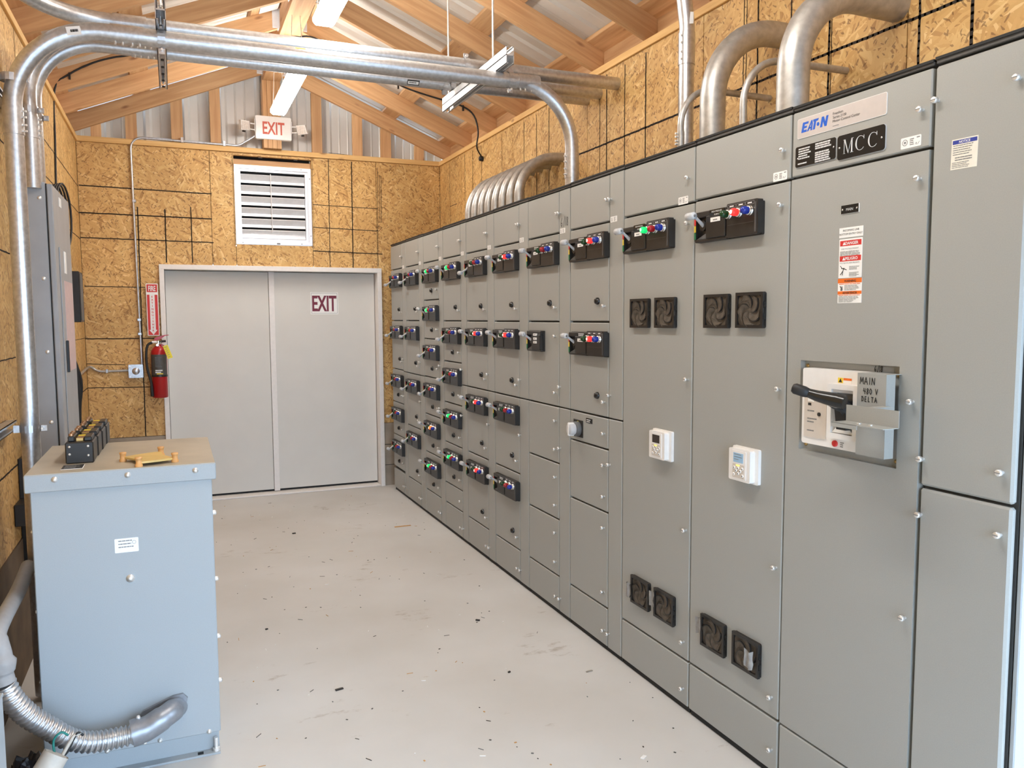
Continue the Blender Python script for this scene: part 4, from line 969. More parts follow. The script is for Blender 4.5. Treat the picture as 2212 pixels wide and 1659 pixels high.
f = Fr((-.58, YDD-.028, ZA-.020), (1, 0, 0), (0, -.8, .8), (0, -.7, -.7)); m = MB(); m.box(-.035, .035, -.012, .014, .001, .004, 'print_black', fr=f); m.box(-.032, .030, -.008, .008, .004, .0045, 'white_label', fr=f); m.bars(Fr(f(0, 0, .0045), f.u, f.v, f.n), -.025, .025, .005, 1, .005, .006, 'print_gray', seed=9); m.build('pipe_sticker', CDD)

def channel(m, p0, p1, up, w_, h_, mat, t=.003):
    """C strut from p0 to p1; open side towards up"""
    p0, p1, up = Vector(p0), Vector(p1), Vector(up).normalized(); L = (p1-p0).length; x = (p1-p0).normalized(); s_ = x.cross(up)
    f = Fr(p0, s_, up, x)
    for a, b, c, d in ((-w_/2, w_/2, 0, t), (-w_/2, -w_/2+t, 0, h_), (w_/2-t, w_/2, 0, h_), (-w_/2, -w_/2+.010, h_-t, h_), (w_/2-.010, w_/2, h_-t, h_)):
        m.box(a, b, c, d, 0, L, mat, fr=f)
def pipe_clamp(o, p, axis, r, foot, mat='galv'):
    axis, p, foot = Vector(axis).normalized(), Vector(p), Vector(foot).normalized(); sd = axis.cross(foot); m = MB()
    ring = [p + (foot*cos(a)+sd*sin(a))*(r+.003) for a in [i*2*pi/16 for i in range(17)]]
    for a, b in zip(ring, ring[1:]):
        m.add([a-axis*.015, b-axis*.015, b+axis*.015, a+axis*.015], [(0, 1, 2, 3)], mat, True)
    for s_ in (-1, 1):
        q = p+foot*(r+.002)+sd*s_*.008; m.add([q-axis*.015, q+axis*.015, q+axis*.015+foot*.022, q-axis*.015+foot*.022], [(0, 1, 2, 3)], mat)
    b0 = p-foot*(r+.010); m.cyl(b0-sd*.02, b0+sd*.02, .005, 'screw_zinc', 8); m.cyl(b0-sd*.022, b0-sd*.014, .009, 'screw_zinc', 8)
    m.box(-.004, .004, -.012, .012, -.016, .006, mat, fr=Fr(b0, sd, axis, foot)); m.build('pipe_clamp', o)
def trapeze(x, y0, y1, label, mat, rods):
    o = thing('strut_trapeze', (x, (y0+y1)/2, 2.858), label, 'hanger', 'conduit hanger struts')
    m = MB(); channel(m, (x, y0, 2.899), (x, y1, 2.899), (0, 0, 1), .041, .041, mat); m.build('upper_channel', o)
    m = MB(); channel(m, (x, y0, 2.899), (x, y1, 2.899), (0, 0, -1), .041, .041, mat); m.build('lower_channel', o)
    for y in rods:
        m = MB(); m.cyl((x+.0, y, 2.85), (x, y, min(zb(x), 3.74)+.02), .0055, 'screw_zinc', 10); m.lathe([(0, .011), (.01, .011)], (x, y, 2.94), (0, 0, 1), 'screw_zinc', 6, False); m.build('threaded_rod', o)
    return o
tr1 = trapeze(-.325, 3.655, 4.665, 'bright strut hanger carrying conduits near the right wall', 'strut_bright', (3.88, 4.60))
tr2 = trapeze(-1.888, 3.66, 4.75, 'dark slotted strut hanger carrying conduits near the left wall', 'galv', (3.74, 4.62))
for k in range(9):
    m = MB(); m.rrect(-.007, .007, -.018, .018, .006, .0005, .0015, 'gap_black', Fr((-1.888, 4.70-.12*k, 2.858), (1, 0, 0), (0, 1, 0), (0, 0, -1)))
    m.build('slot', tr2)
for x in (-.325, -1.888):
    o_ = tr1 if x > -1 else tr2
    for (yy, cc) in ((YA, CA), (YC, CC), (YDD, CDD)): pipe_clamp(cc, (x+(-.06 if x > -1 else 0.0), yy, ZA), (1, 0, 0), RP, (0, 0, -1))
    pipe_clamp(CB, (x+(.06 if x > -1 else .0), YBB, ZB), (1, 0, 0), RP, (0, 0, 1))
# wall struts on the left wall
for z, a, b, lab in ((2.60, 3.2, 4.75, 'upper wall strut behind the front conduit on the left wall'), (1.17, 3.25, 3.98, 'lower wall strut behind the front conduit above the transformer')):
    o = thing('wall_strut', (XL, (a+b)/2, z), lab, 'strut', 'struts on the left wall'); m = MB(); channel(m, (XL+.001, a, z), (XL+.001, b, z), (1, 0, 0), .041, .041, 'galv'); m.build('channel', o)
    pipe_clamp(CB, (-2.455, YBB, z), (0, 0, 1), RP, (-1, 0, 0))
    if z > 2: pipe_clamp(CC, (-2.47, YC, z), (0, 0, 1), RP, (-1, 0, 0)); pipe_clamp(CDD, (-2.47, YDD, z), (0, 0, 1), RP, (-1, 0, 0))

# ================================================================== LIGHTS
for i, (y0, y1, lab) in enumerate(((5.76, 6.95, 'glowing strip light over the exit sign'), (3.56, 4.76, 'glowing strip light at the top edge of the picture'), (1.2, 2.42, 'third glowing strip light nearest the open doorway'))):
    x = -1.025; z = 3.30
    o = thing('strip_light', (x, (y0+y1)/2, z), lab, 'lamp', 'ceiling strip lights')
    m = MB(); m.box(x-.038, x+.038, y0+.01, y1-.01, z+.060, z+.075, 'white_frame', .003); m.build('housing', o)
    m = MB(); pr = [(-.040, .060), (-.062, .040), (-.062, .018), (-.045, 0), (.045, 0), (.062, .018), (.062, .040), (.040, .060)]
    m.prism(pr, -y1, -y0, 'light_lens', farf(x, z, 0)); m.build('diffuser', o)
    for y in (y0+.06, y1-.06):
        for sx in (-.045, .045):
            m = MB(); m.cyl((x+sx, y, z+.06), (x+sx*.6, y, 3.72), .0025, 'screw_zinc', 6); m.build('hanging_wire', o)

# ================================================================== FAR WALL ITEMS
# lit exit sign with two lamp heads
xs0, xs1, zs0, zs1, ys = -1.160, -.852, 3.205, 3.405, YW-.072
o = thing('exit_sign', (XC, ys, zs0), 'white exit sign with two emergency lamp heads on the center post', 'sign')
m = MB(); f = farf(0, 0, ys); m.rrect(xs0, xs1, zs0, zs1, .012, -.045, 0, 'white_plastic', f); m.rrect(xs0+.004, xs1-.004, zs0+.004, zs1-.004, .010, 0, .006, 'white_plastic', f); m.build('housing', o)
m = MB(); m.text('EXIT', f, (xs0+xs1)/2, zs0+.045, .150, 'exit_red', d=.0066, bold=1, sx=.62); m.build('lettering', o)
for sg in (-1, 1):
    xe = xs0 if sg < 0 else xs1
    m = MB(); m.box(xe-.006, xe+.006, ys, ys+.03, zs0+.06, zs1-.03, 'white_plastic', .002)
    for dz in (.075, .125): m.tube([(xe, ys+.015, zs0+dz), (xe+sg*.045, ys-.005, zs0+dz)], .006, 'white_plastic', 8)
    m.build('bracket', o)
    hx = xe+sg*.085; rot_ = Matrix.Translation((hx, ys-.02, zs0+.10)) @ Matrix.Rotation(radians(-sg*28), 4, 'Z') @ Matrix.Rotation(radians(12), 4, 'X')
    m = MB(); f2 = farf(0, 0, 0); m.prism([(-.048, .038), (.034, .042), (.050, -.034), (-.034, -.042)], -.035, 0, 'white_plastic', f2); m.prism([(-.043, .033), (.030, .037), (.044, -.030), (-.030, -.037)], 0, .003, 'reflector', f2)
    for a in range(4):
        m.box(-.04+.02*a, -.039+.02*a, -.034, .034, .003, .005, 'white_plastic', fr=f2)
    m.box(-.01, .012, -.058, -.042, -.025, -.008, 'black_plastic', fr=f2)
    put('lamp_head', m.mesh('lamp_head'), o, rot_)
# emt run and box
YE = YW-.014
o = thing('thin_conduit', (-2.16, YE, 1.24), 'thin metal conduit climbing from junction box to exit sign', 'conduit')
pp = [(-2.150, YE, 1.24), (-2.166, YE, 3.150), (-1.30, YE, 3.140), (-1.158, YE-.01, 3.235)]
m = MB(); m.tube(fillet(pp, [.10, .12], 8), .0105, 'galv', 10); m.build('pipe', o)
for x, z in ((-1.76, 3.146), (-1.42, 3.142)): m = MB(); m.box(x-.012, x+.012, YE-.014, YE+.014, z-.015, z+.03, 'galv', .003); m.build('strap', o)
for z in (2.62, 1.62, 1.50): m = MB(); m.box(-2.17, -2.14, YE-.014, YE+.012, z-.012, z+.012, 'galv', .003); m.build('strap', o)
o = thing('junction_box', (-2.195, YW, 1.13), 'square galvanized junction box left of the fire extinguisher', 'box')
m = MB(); m.box(-2.252, -2.142, YW-.05, YW-.001, 1.128, 1.238, 'galv', .006); m.build('box', o)
m = MB(); m.rrect(-2.254, -2.140, 1.126, 1.240, .008, .050, .054, 'galv', farf(0, 0, YW)); m.lathe([(0, .03), (.003, .028), (.0035, .001)], (-2.197, YW-.054, 1.183), (0, -1, 0), 'galv', 16)
for sx in (-.045, .045):
    for sz in (-.045, .045): m.cyl((-2.197+sx, YW-.054, 1.183+sz), (-2.197+sx, YW-.058, 1.183+sz), .006, 'screw_zinc', 8)
m.build('cover', o)
o = thing('thin_conduit', (-2.4, YE, 1.21), 'thin metal conduit running from the corner into the junction box', 'conduit')
m = MB(); m.tube(smooth_curve([(-2.252, YE, 1.19), (-2.36, YE, 1.188), (-2.48, YE, 1.19), (-2.535, YE-.005, 1.225), (XL+.016, YE-.10, 1.225), (XL+.016, YE-.7, 1.205)], 5), .0105, 'galv_matte', 10); m.build('pipe', o)
m = MB(); m.box(-2.43, -2.41, YE-.014, YE+.012, 1.172, 1.205, 'galv', .003); m.build('strap', o)
# fire extinguisher
o = thing('fire_extinguisher', (-2.012, YW-.10, .955), 'red fire extinguisher with yellow tag hanging left of the door', 'extinguisher')
ex, ey = -2.012, YW-.10
m = MB(); m.lathe([(0, .055), (.004, .062), (.37, .0635), (.40, .060), (.425, .045), (.44, .024), (.455, .022)], (ex, ey, .955), (0, 0, 1), 'fire_red', 24); m.build('cylinder', o)
m = MB()
arc = [radians(200+i*10) for i in range(15)]
for a, b in zip(arc, arc[1:]):
    r = .0642; m.add([(ex+r*cos(a), ey+r*sin(a), 1.15), (ex+r*cos(b), ey+r*sin(b), 1.15), (ex+r*cos(b), ey+r*sin(b), 1.325), (ex+r*cos(a), ey+r*sin(a), 1.325)], [(0, 1, 2, 3)], 'channel_dark', True)
fe = farf(ex, 1.15, ey-.0655); m.bars(fe, -.030, .030, .155, 7, .013, .008, 'dark_gray', seed=3); m.bars(fe, -.030, .030, .045, 2, .016, .010, 'print_white', seed=4); m.box(-.02, .028, .008, .016, .0002, .0008, 'label_yellow', fr=fe); m.build('label', o)
m = MB(); m.cyl((ex, ey, 1.405), (ex, ey, 1.44), .022, 'chrome', 12); m.cyl((ex-.05, ey-.01, 1.43), (ex, ey-.01, 1.43), .011, 'white_plastic', 10); m.cyl((ex+.02, ey-.02, 1.435), (ex+.06, ey-.02, 1.438), .010, 'black_plastic', 10); m.lathe([(0, .014), (.012, .014), (.014, .010)], (ex-.008, ey-.02, 1.405), (0, -1, 0), 'chrome', 12); m.build('valve', o)
m = MB(); m.prism([(-.03, 1.44), (.02, 1.455), (.055, 1.482), (.085, 1.486), (.085, 1.491), (.05, 1.490), (-.005, 1.474), (-.03, 1.462)], -.012, .012, 'fire_red', farf(ex, 0, ey)); m.prism([(-.02, 1.42), (.055, 1.385), (.06, 1.39), (-.01, 1.438)], -.010, .010, 'fire_red', farf(ex, 0, ey)); m.build('lever', o)
m = MB(); m.tube(smooth_curve([(ex-.045, ey-.01, 1.43), (ex-.085, ey-.015, 1.40), (ex-.098, ey-.02, 1.31), (ex-.092, ey-.02, 1.20), (ex-.072, ey-.03, 1.11), (ex-.060, ey-.03, 1.02)], 5), .0105, 'black_rubber', 10); m.lathe([(0, .012), (.02, .014), (.09, .016)], (ex-.066, ey-.03, 1.06), (.05, 0, -1), 'black_rubber', 10); m.build('hose', o)
m = MB(); m.lathe([(0, .0648), (.016, .0648)], (ex, ey, 1.135), (0, 0, 1), 'black_plastic', 24); m.box(ex-.03, ex+.03, ey+.055, YW-.001, 1.12, 1.17, 'black_plastic'); m.build('bracket', o)
m = MB(); f = Fr((ex+.040, ey-.055, 1.385), (cos(.3), 0, -sin(.3)*-0), (sin(.32), 0, cos(.32)), (0, -1, 0)); f = Fr((ex+.035, ey-.070, 1.395), (cos(.33), 0, sin(.33)), (-sin(.33), 0, cos(.33)), (0, -1, 0)); m.box(0, .040, -.115, 0, 0, .0015, 'tag_yellow', fr=f); m.bars(Fr(f(0, 0, .0015), f.u, f.v, f.n), .006, .034, -.012, 6, .017, .004, 'print_gray', seed=3); m.build('tag', o)
# extinguisher sign
o = thing('extinguisher_sign', (-2.045, YW, 1.485), 'tall red and white fire extinguisher sign beside the door frame', 'sign')
f = farf(-2.093, 1.483, YW-.034); m = MB(); m.rrect(0, .094, 0, .445, .003, 0, .0015, 'white_label', f); m.rrect(.006, .088, .006, .350, .003, .0015, .002, 'label_red', f); m.rrect(.006, .088, .372, .438, .003, .0015, .002, 'label_red', f); m.build('board', o)
m = MB(); m.text('FIRE', f, .047, .382, .062, 'print_white', d=.003, bold=1, sx=.52)
m.prism([(.026, .352), (.066, .352), (.066, .05), (.078, .05), (.046, .008), (.014, .05), (.026, .05)], .002, .0026, 'print_white', f)
for i, ch in enumerate('EXTINGUISHER'): m.text(ch, f, .046, .325-.0262*i, .022, 'label_red', d=.0034, bold=1)
m.build('lettering', o)
# exit sticker on the door
o = thing('exit_sticker', (-.585, YD, 1.66), 'white exit sticker with maroon letters on the right door leaf', 'sign')
e0, e1 = at_y(670, 631, YD-.002), at_y(731, 678.7, YD-.002)
f = farf(e0.x, e1.z, YD-.0005); W, H = e1.x-e0.x, e0.z-e1.z; m = MB(); m.rrect(0, W, 0, H, .004, 0, .001, 'white_label', f)
m.ring(.008, W-.008, .008, H-.008, .0025, .001, .0014, 'print_gray', f); m.build('sheet', o)
m = MB(); [m.text('EXIT', f, W/2+du, .032, .202, 'exit_maroon', d=.0018+.0002*abs(i), bold=1, sx=.55) for i, du in ((0, -.0014), (1, .0014))]; m.build('lettering', o)

# ================================================================== LEFT WALL ITEMS
PX = -2.393; PY0, PY1, PZ0, PZ1 = 4.36, 5.0, .75, 2.275
o = thing('panelboard', (XL, 4.68, PZ0), 'gray steel panelboard cabinet on the left wall under two conduits', 'electrical panel')
m = MB(); m.box(XL+.001, PX-.03, PY0, PY1, PZ0, PZ1, 'panel_gray', .003); m.build('box', o)
m = MB(); m.box(PX-.0295, PX-.024, PY0+.006, PY1-.006, PZ0+.006, PZ1-.006, 'gap_black'); m.build('gasket', o)
m = MB(); m.box(PX-.024, PX, PY0-.004, PY1+.004, PZ0-.004, PZ1-.008, 'panel_gray', .004); cv = m.build('front_cover', o)
m = MB(); m.box(PX, PX+.006, PY0+.12, PY1-.05, PZ0+.1, 1.98, 'panel_gray', .002); dd = m.build('door', o)
m = MB(); m.box(PX+.006, PX+.008, PY0+.22, PY1-.08, 1.36, 1.82, 'label_reflection'); m.box(PX+.006, PX+.018, PY0+.17, PY0+.19, 1.36, 1.52, 'black_plastic', .002); m.build('circuit_label', dd)
m = MB(); m.box(PX+.006, PX+.008, PY0+.26, PY0+.34, 1.86, 1.97, 'white_label'); m.box(PX, PX+.002, PY0+.22, PY0+.30, 2.19, 2.235, 'white_label'); m.build('sticker', cv)
hs = MB(); hs.lathe([(0, .010), (.003, .009), (.006, .004), (.0065, .0005)], (0, 0, 0), (0, -1, 0), 'screw_zinc', 10); hsm = hs.mesh('screw')
for z in (2.20, 1.82, 1.47, 1.13): put('screw', hsm, o, T(PX-.055, PY0, z))
o = thing('black_enclosure', (-2.51, 6.1, 1.6), 'flat black box on the left wall beyond the panelboard', 'box')
m = MB(); m.box(XL+.001, -2.452, 6.0, 6.2, 1.607, 1.945, 'black_plastic', .004); m.build('case', o); m = MB(); m.box(-2.452, -2.449, 6.02, 6.18, 1.62, 1.93, 'dark_gray', .001); m.build('cover', o)
o = thing('wire_coil', (XL, 5.9, 2.1), 'loose coil of black wire hanging on the left wall above the black box', 'cable')
for k in range(5):
    m = MB(); yy = 5.62+.03*k; aa = .05+.012*k; pts = [(XL+.03+.012*k+.02*sin(t), yy+.22*sin(t)*(.5+.1*k), 2.27+(.17+.008*k)*cos(t)) for t in [i*2*pi/20 for i in range(21)]]
    m.tube(pts, .007, 'black_rubber', 6); m.build('wire', o)
m = MB(); m.tube(smooth_curve([(XL+.02, 5.9, 2.1), (XL+.03, 5.96, 2.0), (XL+.05, 5.98, 1.955)], 5), .005, 'black_rubber', 6); m.build('wire', o)
o = thing('cable_bundle', (XL, 5.9, .95), 'bundle of black cables hanging on the left wall behind the panelboard', 'cable')
for k in range(12):
    yy = 5.55+.055*k; m = MB(); m.tube(smooth_curve([(XL+.012+.004*(k % 3), yy, 1.60-.02*k), (XL+.03, yy+.05, 1.4), (XL+.05+.01*(k % 4), yy+.08, 1.2), (XL+.06, yy+.12, 1.0), (XL+.05, yy+.13, .7)], 4), .011, 'black_rubber', 6); m.build('cable', o)
o = thing('overhead_cable', (XL, 6.24, 3.1), 'black cable looping across the rafters from left wall to right wall', 'cable')
YK = 6.235
path = [at_x(121, 400, XL+.008), at_x(119, 300, XL+.008), at_x(118, 192, XL+.008)]
YK0 = path[2].y
mid = [at_y(x, y, YK) for x, y in ((150, 160), (200, 136), (245, 124), (280, 119), (420, 95), (560, 85), (640, 80), (668, 79), (700, 92), (780, 135), (860, 182), (905, 200), (960, 217), (1000, 230), (1024, 250), (1033, 285), (1030, 318))]
path += mid + [at_x(1043, 343, XR-.004)]
m = MB(); m.tube(smooth_curve(path, 4), .0065, 'black_rubber', 8); m.build('cable', o)
m = MB(); e = at_x(1043, 343, XR); m.lathe([(0, .022), (.03, .02), (.034, .012)], (XR, e.y, e.z), (-1, 0, 0), 'black_rubber', 12); m.build('gland', o)
for k in (3, 13, 16): 
    p = path[min(k, len(path)-1)]; m = MB(); m.box(p.x-.006, p.x+.006, p.y-.009, p.y+.009, p.z-.035, p.z+.008, 'black_plastic'); m.build('cable_tie', o)

# ================================================================== TRANSFORMER
TX0, TX1, TY0, TY1, TZ = -2.365, -1.765, 3.03, 3.70, 1.104
o = thing('transformer', ((TX0+TX1)/2, 3.36, 0), 'blue gray floor standing transformer cabinet against the left wall', 'transformer')
m = MB(); m.box(TX0+.012, TX1-.012, TY0, TY1, .085, TZ-.05, 'xfmr', .003); bd = m.build('body', o)
m = MB(); m.box(TX0-.003, TX1+.003, TY0-.012, TY1+.008, TZ-.062, TZ-.002, 'xfmr', .003); m.box(TX0, TX1, TY0-.009, TY1+.005, TZ-.002, TZ, 'xfmr_top'); lid = m.build('lid', o)
m = MB(); m.box(TX0+.03, TX1-.018, TY0+.03, TY1-.03, .0, .086, 'xfmr'); m.box(TX0+.02, TX1-.016, TY0-.006, TY0+.06, 0, .008, 'xfmr', .001); m.box(TX0+.02, TX1-.016, TY1-.05, TY1, 0, .008, 'xfmr'); m.box(-1.86, -1.84, TY0+.0, TY0+.02, .008, .0085, 'gap_black'); m.build('base', o)
fs_ = farf(0, 0, TY0)
def bolt(parent, x, z, r=.009, y=TY0):
    m = MB(); m.lathe([(0, r*1.6), (.003, r*1.6), (.0031, r), (.008, r*.95), (.0085, r*.3)], (x, y, z), (0, -1, 0), 'screw_zinc', 10); m.build('bolt', parent)
for px, py in ((118, 1036), (276, 1026), (422, 1016)): p = at_y(px, py, TY0-.012); bolt(lid, p.x, p.z, .0065, TY0-.012)
for px, py in ((232, 1622), (346, 1599), (452, 1580)): p = at_y(px, py, TY0); bolt(bd, p.x, p.z, .0055)
p = at_y(282, 1249, TY0); bolt(bd, p.x, p.z, .009)
for z in (.91, .66, .44, .27): m = MB(); m.lathe([(0, .009), (.010, .009), (.013, .005), (.014, .001)], (TX1-.012, TY0+.03, z), (1, 0, 0), 'screw_zinc', 8); m.build('screw', bd)
for z in (.9, .62, .37): m = MB(); m.lathe([(0, .007), (.006, .006), (.008, .001)], (TX0+.012, TY0+.03, z), (-1, 0, 0), 'screw_zinc', 8); m.build('screw', bd)
a, b = at_y(247, 1165, TY0), at_y(300, 1190, TY0); f = farf(a.x, a.z, TY0); W, H = b.x-a.x, a.z-b.z
m = MB(); m.rrect(0, W, -H, 0, .003, 0, .001, 'white_label', f); g_ = Fr(f(0, 0, .001), f.u, f.v, f.n); m.bars(g_, .012, .062, -.007, 3, .011, .0035, 'print_gray', seed=5, ragged=.2); m.strokes([[(W-.014+.006*cos(t*.6), -.016+.006*sin(t*.6)) for t in range(11)]], g_, .001, 'print_gray'); m.build('rating_sticker', bd)
m = MB(); m.cyl((TX1-.03, TY0+.012, .008), (TX1-.03, TY0+.012, .058), .007, 'screw_zinc', 10); m.cyl((TX1-.03, TY0+.012, .008), (TX1-.03, TY0+.012, .018), .014, 'screw_zinc', 6); m.build('anchor_bolt', o)
# flexible conduit with right angle connector
o = thing('flexible_conduit', (-2.2, 2.93, .2), 'corrugated metal flexible conduit curving into the transformer front', 'conduit')
px = [(296, 1583), (262, 1592), (200, 1603), (150, 1596), (105, 1572), (60, 1545), (25, 1510), (8, 1478)]; dep = [2.94, 2.935, 2.91, 2.89, 2.87, 2.85, 2.83, 2.82]
cl = smooth_curve([at_y(x, y, d) for (x, y), d in zip(px, dep)], 14)
L = 0; acc = [0]
for a, b in zip(cl, cl[1:]): L += (b-a).length; acc.append(L)
fine = []; rad = []; pitch = .0165; nn = int(L/pitch)*6; j = 0
for i in range(nn+1):
    s_ = L*i/nn
    while j < len(acc)-2 and acc[j+1] < s_: j += 1
    t = (s_-acc[j])/max(1e-6, acc[j+1]-acc[j]); fine.append(cl[j].lerp(cl[j+1], t)); rad.append(.033+.0042*cos(2*pi*s_/pitch))
m = MB(); m.tube(fine, 0, 'galv', 16, radii=rad); m.build('flexible_hose', o)
m = MB()
P_ = [at_y(292, 1582, 2.94), at_y(318, 1573, 2.945), at_y(350, 1552, 2.955), at_y(376, 1533, 2.985), at_y(383, 1528, 3.028)]
m.tube(smooth_curve(P_, 6), 0, 'zinc_cast', 16, radii=[.044]*7+[.043]*6+[.040]*6+[.036]*6)
c0 = P_[0]; dx = (P_[1]-P_[0]).normalized(); m.cyl(c0-dx*.012, c0+dx*.02, .047, 'zinc_cast', 18)
f = farf(0, 0, 3.030); e = at_y(372, 1532, 3.03); m.prism([(e.x+a_*1.08, e.z+b_+.016) for a_, b_ in ((-.12, -.052), (.0, -.045), (.045, -.005), (.050, .022), (.036, .040), (.005, .038), (-.09, .0))], .001, .012, 'zinc_cast', f)
for px_, py_ in ((299, 1552), (313, 1599)): q = at_y(px_, py_, 2.945); m.lathe([(0, .007), (.012, .007), (.014, .003)], q, (0, -.6, .8 if py_ < 1570 else -.8), 'screw_zinc', 8)
m.build('angle_connector', o)
# gray enclosure and bent plastic conduit at the left frame edge
o = thing('gray_enclosure', (-2.45, 1.9, 0), 'gray enclosure edge at the far left of the picture', 'box')
m = MB(); m.box(XL+.01, -2.328, 1.55, 2.30, .02, .655, 'xfmr', .004); m.build('case', o); m = MB(); m.box(XL+.02, -2.325, 1.56, 2.295, .655, .665, 'xfmr', .002); m.build('lid', o)
o = thing('plastic_conduit', (-2.45, 2.82, .6), 'bent gray plastic conduit above the flexible conduit on the left', 'conduit')
q = [at_y(62, 1222, 3.35), at_y(40, 1275, 3.2), at_y(8, 1335, 2.95), at_y(-6, 1375, 2.85), at_y(4, 1420, 2.82), at_y(2, 1450, 2.82), at_y(8, 1476, 2.82)]
m = MB(); m.tube(smooth_curve(q, 6), 0, 'pvc_gray', 14, radii=[.026]*7+[.026]*6+[.026]*6+[.030]*6+[.040]*6+[.034]*6); m.build('pipe', o)
o = thing('plastic_pipe_stub', (-2.2, 2.75, 0), 'short beige pipe stub with loose wires in front of the transformer', 'pipe')
q0, q1 = at_y(96, 1672, 2.72), at_y(122, 1628, 2.74)
m = MB(); m.tube([q0, q1], .040, 'pvc', 16, caps=False); m.tube([q0, q1], .034, 'pvc', 16, caps=True); m.build('pipe', o)
q2 = at_y(168, 1578, 2.80)
for k, (mat, ends) in enumerate((('pvc', [(130, 1640), (150, 1605), (160, 1590), (175, 1583)]), ('black_rubber', [(125, 1640), (145, 1625), (166, 1585), (180, 1588)]), ('wire_green', [(118, 1632), (116, 1600), (132, 1582), (147, 1588)]))):
    m = MB(); m.tube(smooth_curve([at_y(x, y, 2.76+.005*i) for i, (x, y) in enumerate(ends)], 5), .004 if k else .006, mat, 6); m.build('wire', o)
o = thing('plastic_bag', (-2.36, 2.75, 0), 'crumpled shiny black plastic bag on the floor left of transformer', 'bag')
rr = random.Random(3); me_ = bmesh.new(); bmesh.ops.create_icosphere(me_, subdivisions=4, radius=1)
for v_ in me_.verts:
    n_ = v_.co.normalized(); k = 1+.16*sin(9*n_.x+3*n_.z)*sin(11*n_.y+2)+.10*sin(23*n_.z+5*n_.x)*sin(19*n_.x)+rr.uniform(-.04, .04); v_.co = Vector((n_.x*.085*k, n_.y*.14*k, max(-.085, n_.z*.10*k)))
mm = bpy.data.meshes.new('bag'); me_.to_mesh(mm); me_.free(); mm.materials.append(MATS['bag_black']); put('bag', mm, o, T(-2.37, 2.86, .088))
# things on the transformer lid
o = thing('terminal_block', (-2.2, 3.4, TZ), 'black terminal block of four bolted sections on the transformer lid', 'electrical part')
for k in range(4):
    y0 = 3.20+.155*k; x0 = -2.262+.004*k
    m = MB(); m.box(x0, x0+.092, y0, y0+.145, TZ, TZ+.078, 'black_plastic', .004)
    m.box(x0+.008, x0+.030, y0+.02, y0+.13, TZ+.078, TZ+.098, 'black_plastic', .003); m.box(x0+.060, x0+.086, y0+.02, y0+.13, TZ+.078, TZ+.094, 'black_plastic', .003)
    s_ = m.build('section', o)
    m = MB()
    for q in range(3):
        m.cyl((x0+.018, y0+.035+.04*q, TZ+.098), (x0+.018, y0+.035+.04*q, TZ+.106), .008, 'copper', 8); m.box(x0+.034, x0+.058, y0+.025+.04*q, y0+.04+.04*q, TZ+.078, TZ+.090, ('brass', 'copper', 'label_yellow')[q], .001)
    m.build('terminal', s_)
    if k == 0:
        for a, b in ((.014, .062), (.074, .062), (.014, .035), (.074, .028)):
            m = MB(); m.lathe([(0, .0045), (.003, .004), (.004, .001)], (x0+a, y0, TZ+b), (0, -1, 0), 'screw_zinc', 8); m.build('screw', s_)
o = tag(put('black_label_strip', None, None, T(-2.23, 3.12, TZ)), 'small black printed strip stuck on the lid before the terminal block', 'sticker')
m = MB(); f = Fr((-2.265, 3.085, TZ), (1, 0, 0), (0, 1, 0), (0, 0, 1)); m.box(0, .068, 0, .085, 0, .001, 'white_label', fr=f); m.box(0, .066, .004, .085, .001, .0014, 'print_black', fr=f); m.bars(Fr(f(0, 0, .0014), f.u, f.v, f.n), .008, .058, .074, 5, .014, .005, 'print_gray', seed=4); m.build('strip', o)
o = thing('insulator_bracket', (-1.98, 3.16, TZ), 'amber plastic bracket with four orange standoffs lying on the transformer lid', 'electrical part')
m = MB(); f = Fr((0, 0, TZ), (1, 0, 0), (0, 1, 0), (0, 0, 1))
cs_ = [at_z(x, y, TZ) for x, y in ((266, 997), (300, 1008), (378, 998), (348, 984))]
cx_ = sum(p.x for p in cs_)/4; cy_ = sum(p.y for p in cs_)/4
a0, a1, a2, a3 = cs_[0], cs_[1], cs_[2], cs_[3]
out = []
for i in range(4):
    p, q = (a0, a1, a2, a3)[i], (a1, a2, a3, a0)[i]
    for t in range(6):
        t_ = t/6; bx = p.lerp(q, t_); k = -.22*sin(pi*t_) if i in (0, 2) else .10*sin(pi*t_); out.append((bx.x+(cx_-bx.x)*-k*1.0, bx.y+(cy_-bx.y)*-k*1.0))
m.prism(out, .010, .017, 'bakelite_yellow', f); m.build('plate', o)
for p in cs_:
    m = MB(); m.lathe([(0, .013), (.008, .013), (.010, .010), (.026, .010), (.028, .012), (.034, .012), (.035, .001)], (p.x, p.y, TZ), (0, 0, 1), 'standoff_orange', 12); m.build('standoff', o)
# dark box behind transformer, left wall; its shade is painted black
o = thing('shade_box', (-2.53, 4.2, .5), 'dark box on the left wall below the panelboard, shade painted black', 'bracket')
m = MB(); m.box(XL+.001, -2.50, 4.20, 4.34, .50, .985, 'black_plastic', .003); m.build('plate', o); m = MB(); m.box(XL+.001, -2.52, 4.05, 4.20, .70, .80, 'black_plastic', .003); m.build('shade_block', o)  # both black boxes stand in for the shade below the panelboard

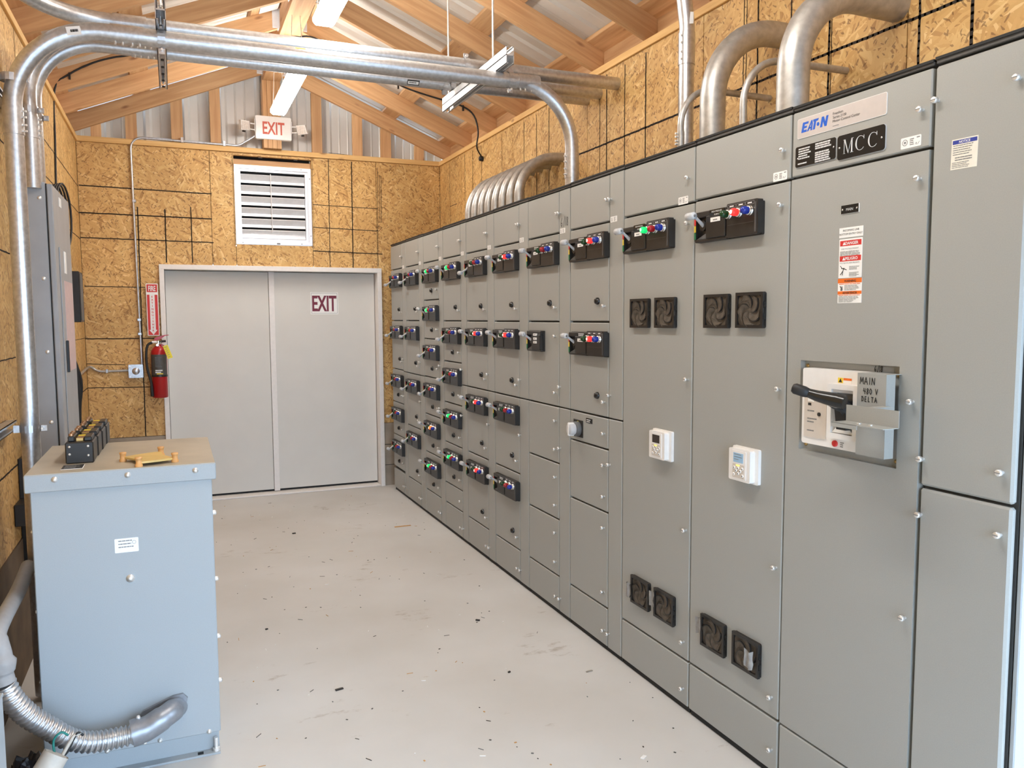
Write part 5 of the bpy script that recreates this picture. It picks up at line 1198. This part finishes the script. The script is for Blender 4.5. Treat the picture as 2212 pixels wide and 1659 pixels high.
# ================================================================== FLOOR DEBRIS
def debris(name, px, py, ln, wd, th, ang, mat, label):
    p = at_z(px, py, 0); m = MB(); f = Fr((p.x, p.y, 0), (cos(ang), sin(ang), 0), (-sin(ang), cos(ang), 0), (0, 0, 1)); m.box(-ln/2, ln/2, -wd/2, wd/2, 0, th, mat, min(th, wd)*.2, fr=f); tag(m.build(name), label, 'scrap')
debris('plastic_scrap', 733, 1490, .036, .012, .006, .2, 'black_plastic', 'black rectangular plastic scrap lying mid floor at the front')
debris('plastic_scrap', 1032, 1341, .024, .009, .008, -.7, 'black_plastic', 'black clip shaped scrap on the floor before the rotary switch cabinet')
debris('plastic_scrap', 635, 1153, .026, .012, .008, .1, 'black_plastic', 'black plastic scrap on the floor nearest the double door')
debris('metal_scrap', 1273, 1451, .034, .010, .004, .15, 'galv_dull', 'gray metal offcut on the floor near the first drive cabinet')
debris('plastic_scrap', 576, 1360, .014, .010, .006, .3, 'black_plastic', 'small black scrap on the floor right of the transformer')
debris('plastic_scrap', 1100, 1453, .013, .009, .007, .5, 'black_plastic', 'tiny black scrap on the floor left of the gray metal offcut')
debris('paper_scrap', 1390, 1636, .026, .014, .003, .6, 'white_label', 'white paper scrap on the floor at the bottom of the picture')
debris('wire_scrap', 870, 1137, .13, .022, .003, 0, 'sawdust', 'orange sawdust smear on the floor toward the far cabinets')
m = MB(); rr = random.Random(11)
for k in range(210):
    x = rr.uniform(-1.7, -.05); y = rr.uniform(1.9, 7.3); a = rr.uniform(0, pi); big = rr.random()
    ln = rr.uniform(.004, .010) if big < .75 else rr.uniform(.015, .032); wd = ln*.6 if big < .75 else .0022
    f = Fr((x, y, 0), (cos(a), sin(a), 0), (-sin(a), cos(a), 0), (0, 0, 1)); m.box(-ln/2, ln/2, -wd/2, wd/2, 0, .002, rr.choice(['black_plastic', 'dark_gray', 'sawdust', 'channel_dark', 'white_label']), fr=f)
o = stuff(m.build('floor_debris')); tag(o, 'scattered grit, wire clippings and chips on the concrete floor', 'debris')
